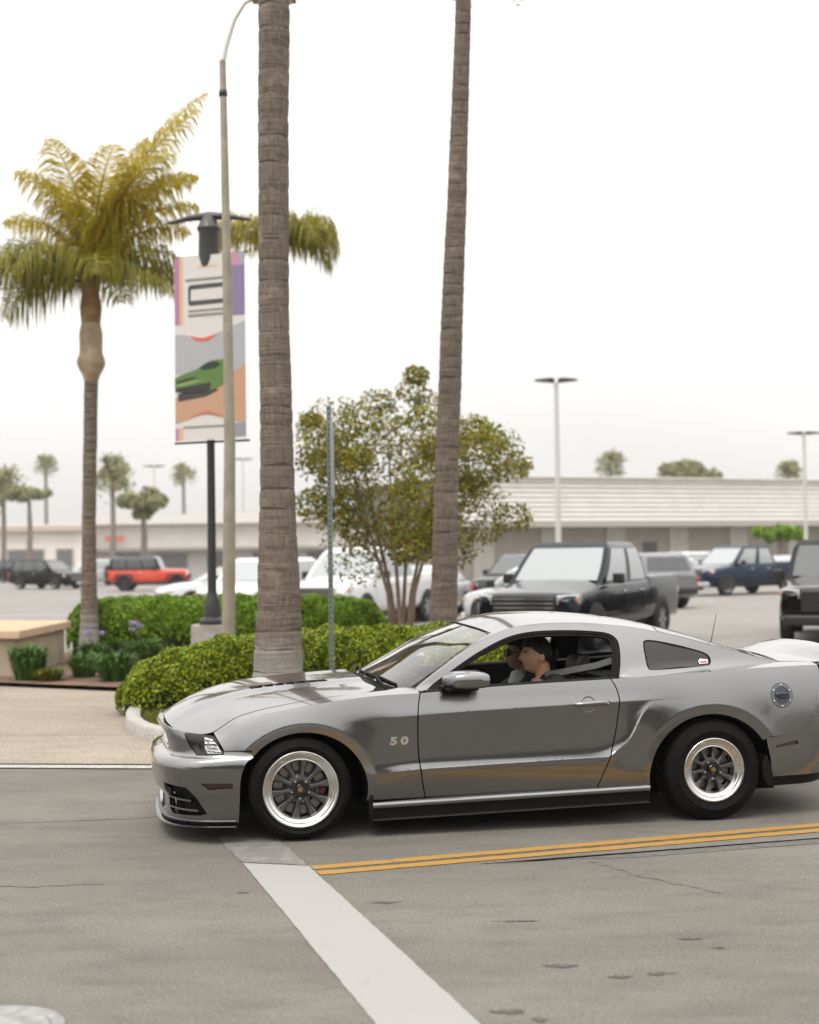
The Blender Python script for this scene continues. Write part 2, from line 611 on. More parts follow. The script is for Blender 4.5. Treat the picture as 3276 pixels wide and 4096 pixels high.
# ---- front fascia surface: plan curves stacked by height
QK = [0, .30, .535, .715, .865, .995, 1.155]
LV = [(.09, [(-.835, 0), (-.83, .30), (-.800, .530), (-.735, .688), (-.640, .782), (-.53, .832), (-.385, .862)]),
      (.155, [(-.850, 0), (-.845, .30), (-.818, .540), (-.752, .700), (-.654, .796), (-.537, .845), (-.381, .874)]),
      (.26, [(-.850, 0), (-.845, .30), (-.812, .542), (-.748, .703), (-.657, .802), (-.538, .855), (-.375, .887)]),
      (.31, [(-.893, 0), (-.885, .30), (-.844, .542), (-.772, .708), (-.668, .808), (-.543, .861), (-.374, .892)]),
      (.40, [(-.908, 0), (-.899, .30), (-.859, .547), (-.788, .715), (-.679, .815), (-.547, .868), (-.368, .898)]),
      (.462, [(-.916, 0), (-.906, .30), (-.868, .548), (-.796, .718), (-.684, .820), (-.548, .872), (-.350, .902)]),
      (.500, [(-.902, 0), (-.892, .30), (-.855, .545), (-.783, .712), (-.672, .812), (-.54, .866), (-.330, .898)]),
      (.519, [(-.845, 0), (-.836, .30), (-.805, .535), (-.735, .685), (-.632, .787), (-.52, .850), (-.305, .893)]),
      (.531, [(-.818, 0), (-.808, .30), (-.778, .525), (-.714, .668), (-.615, .770), (-.51, .838), (-.285, .889)]),
      (.64, [(-.850, 0), (-.838, .30), (-.803, .515), (-.735, .645), (-.635, .735), (-.53, .798), (-.40, .846)]),
      (.695, [(-.868, 0), (-.853, .30), (-.812, .50), (-.742, .615), (-.64, .70), (-.54, .758), (-.42, .80)]),
      (.735, [(-.833, 0), (-.820, .30), (-.775, .49), (-.705, .59), (-.60, .67), (-.51, .725), (-.40, .77)])]
LZ = np.array([l[0] for l in LV])
LX = [pchip(QK, [p[0] for p in l[1]]) for l in LV]
LY = [pchip(QK, [p[1] for p in l[1]]) for l in LV]
def _rowpchip(zs, V, z):
    h = np.diff(zs)
    d = np.diff(V, axis=1) / h
    m = np.zeros_like(V)
    m[:, 0], m[:, -1] = d[:, 0], d[:, -1]
    a, b = d[:, :-1], d[:, 1:]
    w1, w2 = 2 * h[1:] + h[:-1], h[1:] + 2 * h[:-1]
    with np.errstate(divide='ignore', invalid='ignore'):
        hm = (w1 + w2) / (w1 / a + w2 / b)
    m[:, 1:-1] = np.where(a * b > 0, hm, 0)
    i = np.clip(np.searchsorted(zs, z) - 1, 0, len(zs) - 2)
    r = np.arange(len(z))
    t = np.clip((z - zs[i]) / h[i], 0, 1)
    return ((1 + 2 * t) * (1 - t) ** 2 * V[r, i] + t * (1 - t) ** 2 * h[i] * m[r, i] + t * t * (3 - 2 * t) * V[r, i + 1] + t * t * (t - 1) * h[i] * m[r, i + 1])
def mapnose(q, z):
    q, z = np.atleast_1d(np.asarray(q, float)), np.atleast_1d(np.asarray(z, float))
    aq = np.abs(q)
    zz = np.clip(z, LZ[0], LZ[-1])
    X = _rowpchip(LZ, np.stack([f(aq) for f in LX], 1), zz)
    Y = _rowpchip(LZ, np.stack([f(aq) for f in LY], 1), zz)
    return X, Y * np.where(q < 0, -1, 1), z
_qs = np.linspace(.3, 1.155, 300)
def qof(x, z):
    X = mapnose(_qs, np.full(300, z))[0]
    return float(np.interp(x, X, _qs))

farch = [(-.380, .194), (-.371, .38)]
def arch_poly(A, a0, a1, n=40):
    return [(A[0] + A[2] * math.cos(a), A[1] + A[3] * math.sin(a)) for a in np.linspace(a0, a1, n)]
door_front = [(.767, .8895), (.745, .763), (.743, .585), (.760, .393), (.790, .232)]
door_rear = [(2.037, .940), (2.068, .876), (2.078, .81), (2.066, .719), (2.043, .589), (2.0, .434), (1.964, .344), (1.925, .246)]
dfz = pchip([p[1] for p in door_front][::-1], [p[0] for p in door_front][::-1])
drz = pchip([p[1] for p in door_rear][::-1], [p[0] for p in door_rear][::-1])
def Eline(x0, x1, n):
    return [(float(x), float(zE(x))) for x in np.linspace(x0, x1, n)]
dwin = [(.800, .872), (.901, .954), (1.105, 1.086), (1.255, 1.163), (1.407, 1.222), (1.572, 1.250), (1.795, 1.254), (1.99, 1.243), (2.085, 1.227), (2.132, 1.196), (2.146, 1.15), (2.135, 1.043), (2.108, .938)]
dwin_in = [(.850, .885), (.925, .945), (1.12, 1.066), (1.265, 1.138), (1.41, 1.195), (1.572, 1.220), (1.795, 1.224), (1.98, 1.214), (2.055, 1.203), (2.088, 1.180), (2.095, 1.14), (2.082, 1.043), (2.058, .938)]
def smooth2(poly, n=6):
    """round an open 2-D polyline with catmull-rom"""
    P = [np.array(p) for p in poly]
    P = [2 * P[0] - P[1]] + P + [2 * P[-1] - P[-2]]
    o = []
    for i in range(1, len(P) - 2):
        for k in range(n):
            t = k / n
            a, b, c, d = P[i - 1], P[i], P[i + 1], P[i + 2]
            o.append(tuple(.5 * (2 * b + (c - a) * t + (2 * a - 5 * b + 4 * c - d) * t * t + (3 * b - a - 3 * c + d) * t ** 3)))
    o.append(tuple(P[-2]))
    return o
DW, DWI = smooth2(dwin), smooth2(dwin_in)
qwin = [(2.312, 1.150), (2.330, 1.175), (2.386, 1.176), (2.528, 1.148), (2.671, 1.110), (2.750, 1.083), (2.782, 1.050), (2.766, 1.008), (2.70, .999), (2.525, .990), (2.345, .986), (2.314, 1.0), (2.309, 1.06)]
def closed_smooth(poly, n=4):
    m = len(poly)
    o = []
    for i in range(m):
        a, b, c, d = (np.array(poly[(i + k) % m]) for k in (-1, 0, 1, 2))
        for k in range(n):
            t = k / n
            o.append(tuple(.5 * (2 * b + (c - a) * t + (2 * a - 5 * b + 4 * c - d) * t * t + (3 * b - a - 3 * c + d) * t ** 3)))
    return o
QW = closed_smooth(qwin)
def shrink(poly, k):
    c = np.mean(np.array(poly), 0)
    o = []
    for p in poly:
        v = c - np.array(p)
        o.append(tuple(np.array(p) + v / np.linalg.norm(v) * k))
    return o

RQ = [0, .3, .6, .85, 1.0, 1.2]
RL = [(.20, [(3.72, 0), (3.71, .3), (3.66, .56), (3.52, .76), (3.38, .845), (3.125, .89)]),
      (.36, [(3.80, 0), (3.79, .3), (3.72, .60), (3.57, .79), (3.42, .865), (3.118, .905)]),
      (.55, [(3.825, 0), (3.81, .3), (3.75, .61), (3.60, .80), (3.45, .875), (3.08, .918)]),
      (.75, [(3.81, 0), (3.80, .3), (3.74, .61), (3.61, .78), (3.50, .855), (3.42, .875)]),
      (.955, [(3.785, 0), (3.775, .3), (3.72, .59), (3.62, .73), (3.55, .775), (3.50, .79)])]
RZ = np.array([l[0] for l in RL])
RX = [pchip(RQ, [p[0] for p in l[1]]) for l in RL]
RY = [pchip(RQ, [p[1] for p in l[1]]) for l in RL]
def maptail(q, z):
    q, z = np.atleast_1d(np.asarray(q, float)), np.atleast_1d(np.asarray(z, float))
    aq = np.abs(q)
    zz = np.clip(z, RZ[0], RZ[-1])
    X = _rowpchip(RZ, np.stack([f(aq) for f in RX], 1), zz)
    Y = _rowpchip(RZ, np.stack([f(aq) for f in RY], 1), zz)
    return X, Y * np.where(q < 0, -1, 1), z
t_ol = [(1.2, .27), (1.2, .530), (1.085, .543), (1.045, .60), (1.04, .66), (1.075, .75), (1.08, .85), (1.085, .955)]
tail_edge = [(float(maptail(q, z)[0][0]) - .004, z) for q, z in t_ol[2:]]
def crease_pts():
    P = []
    for x in np.arange(.25, 2.45, .014):
        for k in (-.034, -.022, -.013, -.006, 0, .006, .013, .024):
            P.append((x, float(zS(x)) + k)); P.append((x, float(zL(x)) + k))
    for A in (FA, RA):
        for a in np.linspace(-.2, PI + .2, 100):
            for k in (1.03, 1.065, 1.10, 1.125, 1.145, 1.165, 1.19, 1.22, 1.26):
                P.append((A[0] + A[2] * k * math.cos(a), A[1] + A[3] * k * math.sin(a)))
    for z in np.arange(.455, .80, .012):
        for k in (-.03, -.018, -.009, 0, .009, .018, .03):
            P.append((float(xSC(z)) + k, z))
    P = np.array(P)
    # thin out points that fall on one another
    key = np.unique(np.round(P / .003).astype(int), axis=0, return_index=True)[1]
    return P[key]
CREASE = crease_pts()
fdoors = {}
for mir in (-1, 1):
    # fender
    ol = arch_poly(FA, PI * .79, -.19, 40)[::-1]
    ol = [(p if p[1] > .22 else (p[0], .22)) for p in ol]
    top = Eline(-.525, .763, 220)
    ol2 = ol + [(-.30, .572), (-.468, .570), (-.478, .590)] + top
    ol2 += [(float(dfz(z)) - .004, z) for z in np.linspace(.876, .232, 16)]
    fen = panel('fender', ol2, mapside, PAINT, car, (0, 1, 0), h=.011, extra=CREASE, mir=mir)
    strip = [(x, float(yE(x))) for x in np.linspace(-.525, .763, 220)] + [(.763, .70), (.66, .70), (.585, .745), (.565, .757), (.45, .770), (.2, .774), (-.118, .772), (-.37, .765), (-.50, .770), (-.525, .774)]
    panel('fender_top', strip, maphood, PAINT, fen, (0, 0, 1), h=.028, mir=mir)
    # door
    ol = [(float(dfz(z)) + .004, z) for z in np.linspace(.232, .8875, 18)] + Eline(.785, 2.030, 40) + [(float(drz(z)) - .004, z) for z in np.linspace(.936, .240, 22)]
    door = panel('door', ol, mapside, PAINT, car, (0, 1, 0), h=.011, extra=CREASE, mir=mir)
    fdoors[mir] = door
    # belt moulding
    mb = MB()
    rows = []
    for x in np.linspace(.80, 2.06, 50):
        ye, ze = float(yE(x)), float(zE(x))
        rows.append([(x, mir * (ye - .002), ze - .002), (x, mir * (ye - .006), ze + .010), (x, mir * (ye - .018), ze + .013), (x, mir * (ye - .055), ze + .011), (x, mir * (ye - .065), ze - .03)])
    mb.grid(rows)
    mb.build('belt_moulding', RUBBER, door, fix=True, angle=180)
    # inner door skin
    mb = MB()
    mb.grid([[(x, mir * .735, z) for z in (.20, .5, .86, float(zE(x)) + .005)] + [(x, mir * .80, float(zE(x)) - .004)] for x in np.linspace(.72, 2.12, 12)])
    mb.build('door_card', DARKINT, door)
    # quarter panel
    ol = [(float(drz(z)) + .004, z) for z in np.linspace(.240, .930, 22)] + Eline(2.042, 3.52, 240)
    ol = [p for p in ol if p[0] < tail_edge[-1][0]] + tail_edge[::-1] + [(3.10, .538), (3.062, .515)]
    ap = arch_poly(RA, math.asin((.515 - RA[1]) / RA[3]), PI + .12, 40)
    ol += [p for p in ap if p[1] >= .249] + [(2.282, .249)]
    fcx, fcz, fcr = 3.207, .802, .082
    fuel = [(fcx + fcr * math.cos(a), fcz + fcr * math.sin(a)) for a in np.linspace(0, 2 * PI, 33)[:-1]]
    qp = panel('quarter_panel', ol, mapside, PAINT, car, (0, 1, 0), h=.011, extra=CREASE, mir=mir, holes=[fuel] if mir < 0 else ())
    strip = [(x, float(yE(x))) for x in np.linspace(2.042, 3.52, 240)] + [(3.52, .69)] + [(3.30, .68)] + [(x, float(yE(x)) - .10) for x in np.linspace(3.2, 2.042, 30)]
    panel('quarter_top', strip, mapdeck, PAINT, qp, (0, 0, 1), h=.03, mir=mir)
    # pillars and cant rail, one stamping
    ol = [(x, float(zR(x))) for x in np.linspace(.70, 3.40, 90)] + [(x, float(zE(x)) - .004) for x in np.linspace(3.34, 2.13, 40)] + DW[::-1]
    side_ap = panel('roof_pillar', ol, mapU, PAINT, car, (0, 1, 0), h=.026, mir=mir, holes=[QW], depth=.02)
    panel('pillar_trim', [p for p in ol], mapU, DARKINT, side_ap, (0, 1, 0), h=.06, mir=mir, holes=[QW], depth=0, off=-.028)
    # weather strip round the door opening
    panel('weather_strip', DW + DWI[::-1], mapU, RUBBER, side_ap, (0, 1, 0), h=.03, mir=mir, depth=.02, off=-.008)
    mb = MB()
    mids = [((a[0] + b[0]) / 2, (a[1] + b[1]) / 2) for a, b in zip(DW, DWI)]
    mb.tube([(x, mir * (float(yU(x, z)) - .004), z) for x, z in mids[::2]], .006, 6)
    mb.build('seal_bead', RUBBER, side_ap)
    # quarter window
    panel('quarter_window', shrink(QW, .003), mapU, PRIV, side_ap, (0, 1, 0), h=.03, mir=mir, depth=.004, off=-.006)
    panel('window_seal', QW, mapU, BLACK, side_ap, (0, 1, 0), holes=[shrink(QW, .012)], h=.03, mir=mir, depth=.01, off=-.003)
    # A-pillar front return to the windshield
    rows = []
    for x in np.linspace(.70, 1.30, 22):
        a = rail3(float(x))
        rows.append([(a[0], mir * a[1], a[2]), (a[0] + .002, mir * (a[1] - .022), a[2] + .009), (a[0] + .004, mir * (a[1] - .050), a[2] + .008)])
    mb = MB()
    mb.grid(rows)
    mb.build('pillar_return', PAINT, side_ap, angle=180)
    # sail of the mirror and mirror
    tri = [(.812, .886), (.935, .962), (.945, .893)]
    panel('mirror_sail', tri, mapU, BLACK, door, (0, 1, 0), h=.03, mir=mir, depth=.02, off=.004)
    mb = MB()
    rows = []
    for i, (x, hy, hz, oz) in enumerate(((.918, .055, .020, .965), (.928, .085, .038, .970), (.955, .100, .050, .972), (1.03, .108, .057, .974), (1.10, .106, .056, .974), (1.145, .098, .050, .972), (1.160, .088, .044, .971))):
        ring = []
        for k in range(24):
            a = 2 * PI * k / 24
            cx_, sx_ = math.cos(a), math.sin(a)
            sx2 = math.copysign(abs(sx_) ** .6, sx_)
            cx2 = math.copysign(abs(cx_) ** .6, cx_)
            ring.append((x + .018 * cx2, mir * (.965 + hy * cx2), oz + hz * sx2))
        rows.append(ring + [ring[0]])
    mb.grid(rows)
    mb.add([p for p in rows[0][:-1]], [tuple(range(24))])
    mirr = mb.build('side_mirror', PAINT, door, angle=60)
    mb = MB()
    mb.add([p for p in rows[-1][:-1]], [tuple(range(24))])
    mb.build('mirror_glass', CHROME, mirr)
    mb = MB()
    mb.box((1.02, mir * .95, .916), (.20, .13, .016), tx=.95, ty=.95)
    mb.box((.955, mir * .84, .915), (.10, .12, .03))
    mb.build('mirror_base', BLACK, mirr, bevel=.008)
    # side skirt
    rows, rows2, rows3 = [], [], []
    for x in np.linspace(.452, 2.276, 30):
        zb = .178 + (x - .45) * .0188
        rows.append([(x, mir * .850, zb + .047), (x, mir * .885, zb + .040), (x, mir * .903, zb + .030), (x, mir * .906, zb + .012), (x, mir * .898, zb), (x, mir * .86, zb - .004)])
        rows2.append([(x, mir * .872, zb), (x, mir * .876, zb - .03), (x, mir * .872, zb - .072), (x, mir * .80, zb - .076)])
        rows3.append([(x, mir * .870, zb - .066), (x, mir * .898, zb - .068), (x, mir * .898, zb - .075), (x, mir * .870, zb - .078)])
    mb = MB(); mb.grid(rows)
    sk = mb.build('side_skirt', PAINT, car, angle=180)
    mb = MB(); mb.grid(rows2)
    mb.build('skirt_lower', BLACK, sk)
    mb = MB(); mb.grid(rows3)
    mb.build('skirt_lip', M('lip_black', (.03, .03, .03), .25, coat=.5), sk)
    # wheel wells: liner band and back wall
    for A in (FA, RA):
        lb = MB()
        rows = []
        for a in np.linspace(-.25, PI + .25, 30):
            x, z = A[0] + A[2] * 1.03 * math.cos(a), A[1] + A[3] * 1.03 * math.sin(a)
            z = max(z, .14)
            rows.append([(x, mir * .885, z), (x, mir * .55, z)])
        lb.grid(rows)
        lb.prism([(r[1][0], r[1][2]) for r in rows], mir * .55, mir * .54)
        lb.build('wheel_well', BLACK, car, angle=180)
    # mud flaps
    mb = MB()
    mb.box((.441, mir * .84, .165), (.026, .13, .17))
    mb.build('mud_flap', BLACK, car, bevel=.006)
    mb = MB()
    mb.prism([(3.085, .42), (3.128, .30), (3.132, .225), (3.118, .205), (3.085, .208), (3.06, .26), (3.05, .34)], mir * .76, mir * .912)
    mb.build('mud_flap', BLACK, car, bevel=.008)

# ---- hood
hoodh = [(-.825, 0), (-.810, .30), (-.772, .49), (-.742, .590), (-.705, .643), (-.62, .716), (-.550, .758), (-.50, .762), (-.37, .757), (-.118, .764), (.2, .766), (.45, .762), (.558, .75), (.52, .64), (.463, .40), (.44, 0)]
hs2 = smooth2(hoodh[:12] + [(.52, .64)], 3) + [(.49, .52), (.463, .40), (.446, .2)]
hood_ol = [(x, -y) for x, y in hs2] + [(x, y) for x, y in [(.44, 0)]] + [(x, y) for x, y in hs2[::-1]]
hood_ol = [p for i, p in enumerate(hood_ol) if i == 0 or np.hypot(p[0] - hood_ol[i - 1][0], p[1] - hood_ol[i - 1][1]) > 1e-4]
if np.hypot(hood_ol[0][0] - hood_ol[-1][0], hood_ol[0][1] - hood_ol[-1][1]) < 1e-4: hood_ol.pop()
vent = {}
vent_poly = [(-.275, .310), (.225, .335), (.240, .395), (-.262, .380)]
hood = panel('hood', hood_ol, maphood, PAINT, car, (0, 0, 1), h=.032, holes=[vent_poly, [(x, -y) for x, y in vent_poly]])
for mir in (-1, 1):
    mb = MB()
    rows = [[(x, mir * y, float(Thood(x, y)) - .03) for y in (.31, .40)] for x in np.linspace(-.29, .26, 12)]
    mb.grid(rows)
    mb.build('vent_recess', BLACK, hood)
    for k in range(7):
        x = -.245 + k * .069
        mb = MB()
        y0, y1 = .322, .385
        p = [(x - .012, y0, .018), (x + .030, y0, -.004), (x + .036, y1, -.004), (x - .004, y1, .018)]
        P = [(a, mir * b, float(Thood(a, b)) - .010 + c * .5) for a, b, c in p]
        mb.add(P + [(a, b, c - .004) for a, b, c in P], [(0, 1, 2, 3), (7, 6, 5, 4), (0, 4, 5, 1), (1, 5, 6, 2), (2, 6, 7, 3), (3, 7, 4, 0)])
        mb.build('vent_louvre', PAINT, hood, smooth=False)

# ---- front bumper, grille, lights
def nq(x, z): return (qof(x, z), z)
nost = [(.60, .355), (.70, .352), nq(-.702, .345), nq(-.655, .300), nq(-.615, .245), nq(-.575, .185), nq(-.62, .172), (.66, .168), (.60, .20), (.585, .27)]
mark = [nq(-.612, .372), nq(-.418, .373), nq(-.418, .342), nq(-.570, .334)]
grl = [(-.47, .562), (.47, .562), (.50, .60), (.465, .655), (.3, .678), (-.3, .678), (-.465, .655), (-.50, .60)]
midop = [(-.50, .165), (.50, .165), (.51, .21), (.47, .268), (-.47, .268), (-.51, .21)]
hl = [nq(-.705, .672), nq(-.62, .667), nq(-.527, .657), nq(-.497, .61), nq(-.476, .575), nq(-.468, .548), nq(-.634, .538), nq(-.668, .586)]
def bump_outline():
    r = [(1.153, .128)] + [(1.153, z) for z in np.linspace(.16, .562, 12)] + [nq(-.468, .562)] + [(q - .0, z - .004) for q, z in (nq(-.468, .548), nq(-.55, .543), nq(-.634, .538))] + [(nq(-.668, .586)[0] - .008, .586), (nq(-.705, .672)[0] - .008, .674), (.52, .694), (.42, .711), (.30, .722), (.15, .729)]
    return [(0, .128)] + r + [(0, .731)] + [(-q, z) for q, z in r[::-1]]
neg = lambda P: [(-a, b) for a, b in P]
bumper = panel('front_bumper', bump_outline(), mapnose, PAINT, car, (-1, .0, .15), h=.024, holes=[grl, midop, nost, neg(nost), mark, neg(mark)], depth=.02)
big = lambda P, k: shrink(P, -k)
panel('grille_insert', big(grl, .02), mapnose, BLACK, bumper, (-1, 0, 0), h=.04, off=-.035, depth=.02)
for k in range(4):
    z = .585 + k * .024
    mb = MB()
    qs = np.linspace(-.47, .47, 24)
    X, Y, Z = mapnose(qs, np.full(24, z))
    mb.tube([(x + .028, y, z) for x, y in zip(X, Y)], .004, 6)
    mb.build('grille_bar', GLOSSBLK, bumper)
mb = MB()
qs = np.linspace(-.47, .47, 30)
X, Y, Z = mapnose(qs, np.full(30, .556))
mb.tube([(x - .004, y, .553) for x, y in zip(X, Y)], .007, 8)
mb.build('grille_trim', ALU, bumper)
panel('lower_grille', big(midop, .015), mapnose, BLACK, bumper, (-1, 0, 0), h=.04, off=-.045)
for s in (1, -1):
    P = nost if s > 0 else neg(nost)
    panel('bumper_vent', big(P, .012), mapnose, BLACK, bumper, (-.6, s, 0), h=.04, off=-.05)
    for z, q1 in ((.272, .845), (.213, .90)):
        st = [(.592, z), (q1, z - .004), (q1, z - .017), (.592, z - .010)]
        panel('vent_blade', st if s > 0 else neg(st), mapnose, PAINT, bumper, (-.6, s, 0), h=.03, off=.002, depth=.03)
    P = mark if s > 0 else neg(mark)
    panel('marker_light', big(P, .004), mapnose, REDLENS, bumper, (-.4, s, 0), h=.03, off=-.016)
    # headlight
    P = hl if s > 0 else neg(hl)
    HL = panel('headlight', P, mapnose, GLOSSBLK, car, (-.6, s, .2), h=.02, off=-.008, depth=.02)
    panel('lamp_lens', P, mapnose, glass('lamp_lens_clear', (.9, .9, .9), .35), HL, (-.6, s, .2), h=.03, off=.001, depth=.006)
    rf = [nq(-.585, .647), nq(-.540, .640), nq(-.508, .60), nq(-.482, .552), nq(-.566, .549), nq(-.585, .58)]
    panel('reflector', rf if s > 0 else neg(rf), mapnose, M('lamp_reflector', (.75, .76, .76), .18, metal=1., bump=.8, bscale=55), HL, (-.6, s, .2), h=.012, off=-.003, depth=.008)
    for j in range(4):
        za = .632 - j * .022
        rb = [nq(-.580 + j * .004, za), nq(-.530 + j * .012, za - .006), nq(-.530 + j * .012, za - .011), nq(-.580 + j * .004, za - .005)]
        panel('reflector_rib', rb if s > 0 else neg(rb), mapnose, BLACK, HL, (-.6, s, .2), h=.012, off=-.001, depth=.004)
    tr = [nq(-.665, .585), nq(-.632, .60), nq(-.610, .553), nq(-.634, .546)]
    panel('lamp_trim', tr if s > 0 else neg(tr), mapnose, M('lamp_trim', (.07, .07, .07), .3, metal=.5), HL, (-.6, s, .2), h=.02, off=-.005, depth=.006)
def splitter(name, z0, z1, ext, mat):
    qs = np.linspace(-1.14, 1.14, 80)
    X, Y, Z = mapnose(qs, np.full(80, .13))
    rows = []
    for i, q in enumerate(qs):
        a = (X[i], Y[i])
        j0, j1 = max(i - 1, 0), min(i + 1, 79)
        tx, ty = X[j1] - X[j0], Y[j1] - Y[j0]
        n = np.hypot(tx, ty)
        nx, ny = -ty / n, tx / n
        e = ext
        if nx > 0 and abs(q) < .5: nx, ny = -nx, -ny
        if ny * q < 0: nx, ny = -nx, -ny
        zz0, zz1 = z0, z1
        rows.append([(a[0] - nx * .05, a[1] - ny * .05, zz1), (a[0] + nx * e, a[1] + ny * e, zz1), (a[0] + nx * (e + .006), a[1] + ny * (e + .006), (zz0 + zz1) / 2), (a[0] + nx * e, a[1] + ny * e, zz0), (a[0] - nx * .05, a[1] - ny * .05, zz0)])
    mb = MB(); mb.grid(rows)
    return mb.build(name, mat, bumper, angle=60)
splitter('chin_lip', .128, .146, .010, M('lip_grey', (.05, .05, .052), .35, metal=.4))
splitter('splitter', .100, .112, .030, GLOSSBLK)
splitter('splitter_base', .112, .128, .000, BLACK)

# ---- glasshouse
ws_b = curve3([(.705, -.70, .893), (.625, -.60, .914), (.54, -.35, .940), (.508, 0, .950), (.54, .35, .940), (.625, .60, .914), (.705, .70, .893)])
hd = curve3([(1.289, -.598, 1.236), (1.255, -.42, 1.257), (1.205, -.2, 1.277), (1.188, 0, 1.284), (1.205, .2, 1.277), (1.255, .42, 1.257), (1.289, .598, 1.236)])
def wside(s):
    p = [(.705, s * .70, .893), (.90, s * .672, 1.011), (1.10, s * .635, 1.143), (1.289, s * .598, 1.236)]
    return curve3(p)
def sheet(name, rows, mat, parent, off=0.):
    mb = MB(); mb.grid(rows)
    return mb.build(name, mat, parent, angle=180, fix=False)
wsr = coons(ws_b, hd, wside(-1), wside(1), 28, 16, .012, (-.5, 0, .85))
WSO = sheet('windshield', wsr, WS, car)
# dark frit band round the glass
mb = MB()
eps = [wsr[0][i] for i in range(29)]
mb.grid([[tuple(np.array(p) + (0, 0, -.006)) for p in wsr[0]], [tuple(np.array(p) + (0, 0, -.004)) for p in wsr[1]]])
mb.grid([[tuple(np.array(p) + (0, 0, -.004)) for p in wsr[-1]], [tuple(np.array(p) + (0, 0, -.004)) for p in wsr[-2]]])
mb.build('frit_band', BLACK, WSO, angle=180)
mb = MB()
mb.tube([tuple(np.array(p) + (.006, 0, .004)) for p in wsr[-1]], .007, 6)
mb.build('header_seal', BLACK, WSO)
# cowl
mb = MB()
rows = []
for i in range(29):
    b = np.array(wsr[0][i])
    y = b[1]
    hx = float(np.interp(abs(y), [0, .2, .4, .52, .64, .75], [.44, .446, .463, .49, .52, .55]))
    rows.append([(hx - .05, y, float(Thood(hx, abs(y))) - .035), (hx + .01, y, float(Thood(hx, abs(y))) - .03), (b[0], b[1], b[2] - .006), (b[0] + .1, b[1], b[2] - .05)])
mb.grid(rows)
mb.build('cowl', BLACK, car, angle=180)
for y0, y1, o in ((-.05, .52, 0), (-.62, -.12, 0)):
    mb = MB()
    p0 = np.array(ws_b(.5 - y0 / 1.4 * 1.0 * -1)) if False else None
    pts = []
    for t in np.linspace(0, 1, 8):
        y = y0 + (y1 - y0) * t
        u = .5 + y / 1.42
        b = ws_b(float(np.clip(u, .02, .98)))
        up = .018 + .035 * t * (1 - t)
        pts.append((b[0] + .025 * (1 - abs(t - .5)), -b[1] if False else b[1], b[2] + up))
    mb.tube(pts, .008, 6)
    mb.tube([(pts[0][0] - .06, pts[0][1] + .02, pts[0][2] - .03), (pts[3][0] - .03, pts[3][1], pts[3][2] + .015), pts[4]], .010, 6)
    mb.build('wiper', BLACK, WSO)

def rside(s, x0, x1, inset=0.):
    xs = np.linspace(x0, x1, 9)
    return curve3([tuple(rail3(float(x)) * (1, s, 1) + np.array((0, -s * inset, inset * .25))) for x in xs])
rA, rB = rside(-1, 1.289, 2.43, .0), rside(1, 1.289, 2.43, .0)
p0, p1 = rA(0.), rA(1.)
hd2 = curve3([tuple(p0), (1.262, -.42, 1.262), (1.213, -.2, 1.284), (1.196, 0, 1.291), (1.213, .2, 1.284), (1.262, .42, 1.262), tuple(rB(0.))])
bk = curve3([tuple(p1), (2.475, -.40, 1.258), (2.50, 0, 1.270), (2.475, .40, 1.258), tuple(rB(1.))])
roof_rows = coons(hd2, bk, rA, rB, 30, 30, .004)
roof = sheet('roof', roof_rows, PAINT, car)
sheet('headliner', [[tuple(np.array(p) * (1, .97, 1) - (0, 0, .035)) for p in r] for r in roof_rows], DARKINT, roof)
bA, bB = rside(-1, 2.44, 3.30, .012), rside(1, 2.44, 3.30, .012)
bt = curve3([tuple(bA(0.)), (2.485, -.40, 1.255), (2.51, 0, 1.267), (2.485, .40, 1.255), tuple(bB(0.))])
bb = curve3([tuple(bA(1.)), (3.31, -.4, 1.026), (3.315, 0, 1.047), (3.31, .4, 1.026), tuple(bB(1.))])
RW = sheet('rear_window', coons(bt, bb, bA, bB, 24, 14, .006), PRIV, car)
# rear deck, spoiler, tail
deck_ol = [(3.30, -.66), (3.31, 0), (3.30, .66), (3.52, .685), (3.74, .66), (3.79, .3), (3.80, 0), (3.79, -.3), (3.74, -.66), (3.52, -.685)]
deck = panel('deck_lid', deck_ol, mapdeck, PAINT, car, (0, 0, 1), h=.04)
rows = []
for y in np.linspace(-.70, .70, 41):
    k = 1 - (abs(y) / .70) ** 3.0
    e = abs(y) / .70
    zb = float(Tdeck(3.55, min(abs(y), .66))) - .006
    fx = 3.36 + .22 * e ** 2
    hz = .010 + .060 * k
    rx = 3.80 - .10 * e ** 3
    rows.append([(fx, y, zb + .004), (fx + .10, y, zb + .18 * hz), (fx + .22 - .05 * e, y, zb + .62 * hz), (rx - .06, y, zb + hz), (rx, y, zb + hz * .92), (rx + .006, y, zb + hz * .7), (rx - .03, y, zb - .01 + hz * .2), (rx - .03, y, zb - .03)])
mb = MB(); mb.grid(rows)
mb.build('spoiler', PAINT, deck, angle=50)
# rear fascia
mkr = [(1.075, .478), (1.165, .458), (1.17, .474), (1.085, .503)]
rb = panel('rear_bumper', [(0, .27)] + t_ol + [(0, .955)] + neg(t_ol)[::-1], maptail, PAINT, car, (1, 0, .1), h=.04, holes=[mkr, neg(mkr)])
val = [(1.2, .205), (1.2, .272)]
panel('rear_valance', [(0, .20)] + val + [(0, .272)] + neg(val)[::-1], maptail, BLACK, rb, (1, 0, .1), h=.05, off=-.012)
for s in (1, -1):
    P = mkr if s > 0 else neg(mkr)
    panel('marker_light', big(P, .003), maptail, REDLENS, rb, (.4, s, 0), h=.03, off=-.012)
    for k in range(3):
        a = .34 + k * .15
        P = [(a, .78), (a + .11, .78), (a + .11, .92), (a, .92)]
        panel('tail_light', P if s > 0 else neg(P), maptail, REDLENS, rb, (1, 0, 0), h=.03, off=.004, depth=.01)

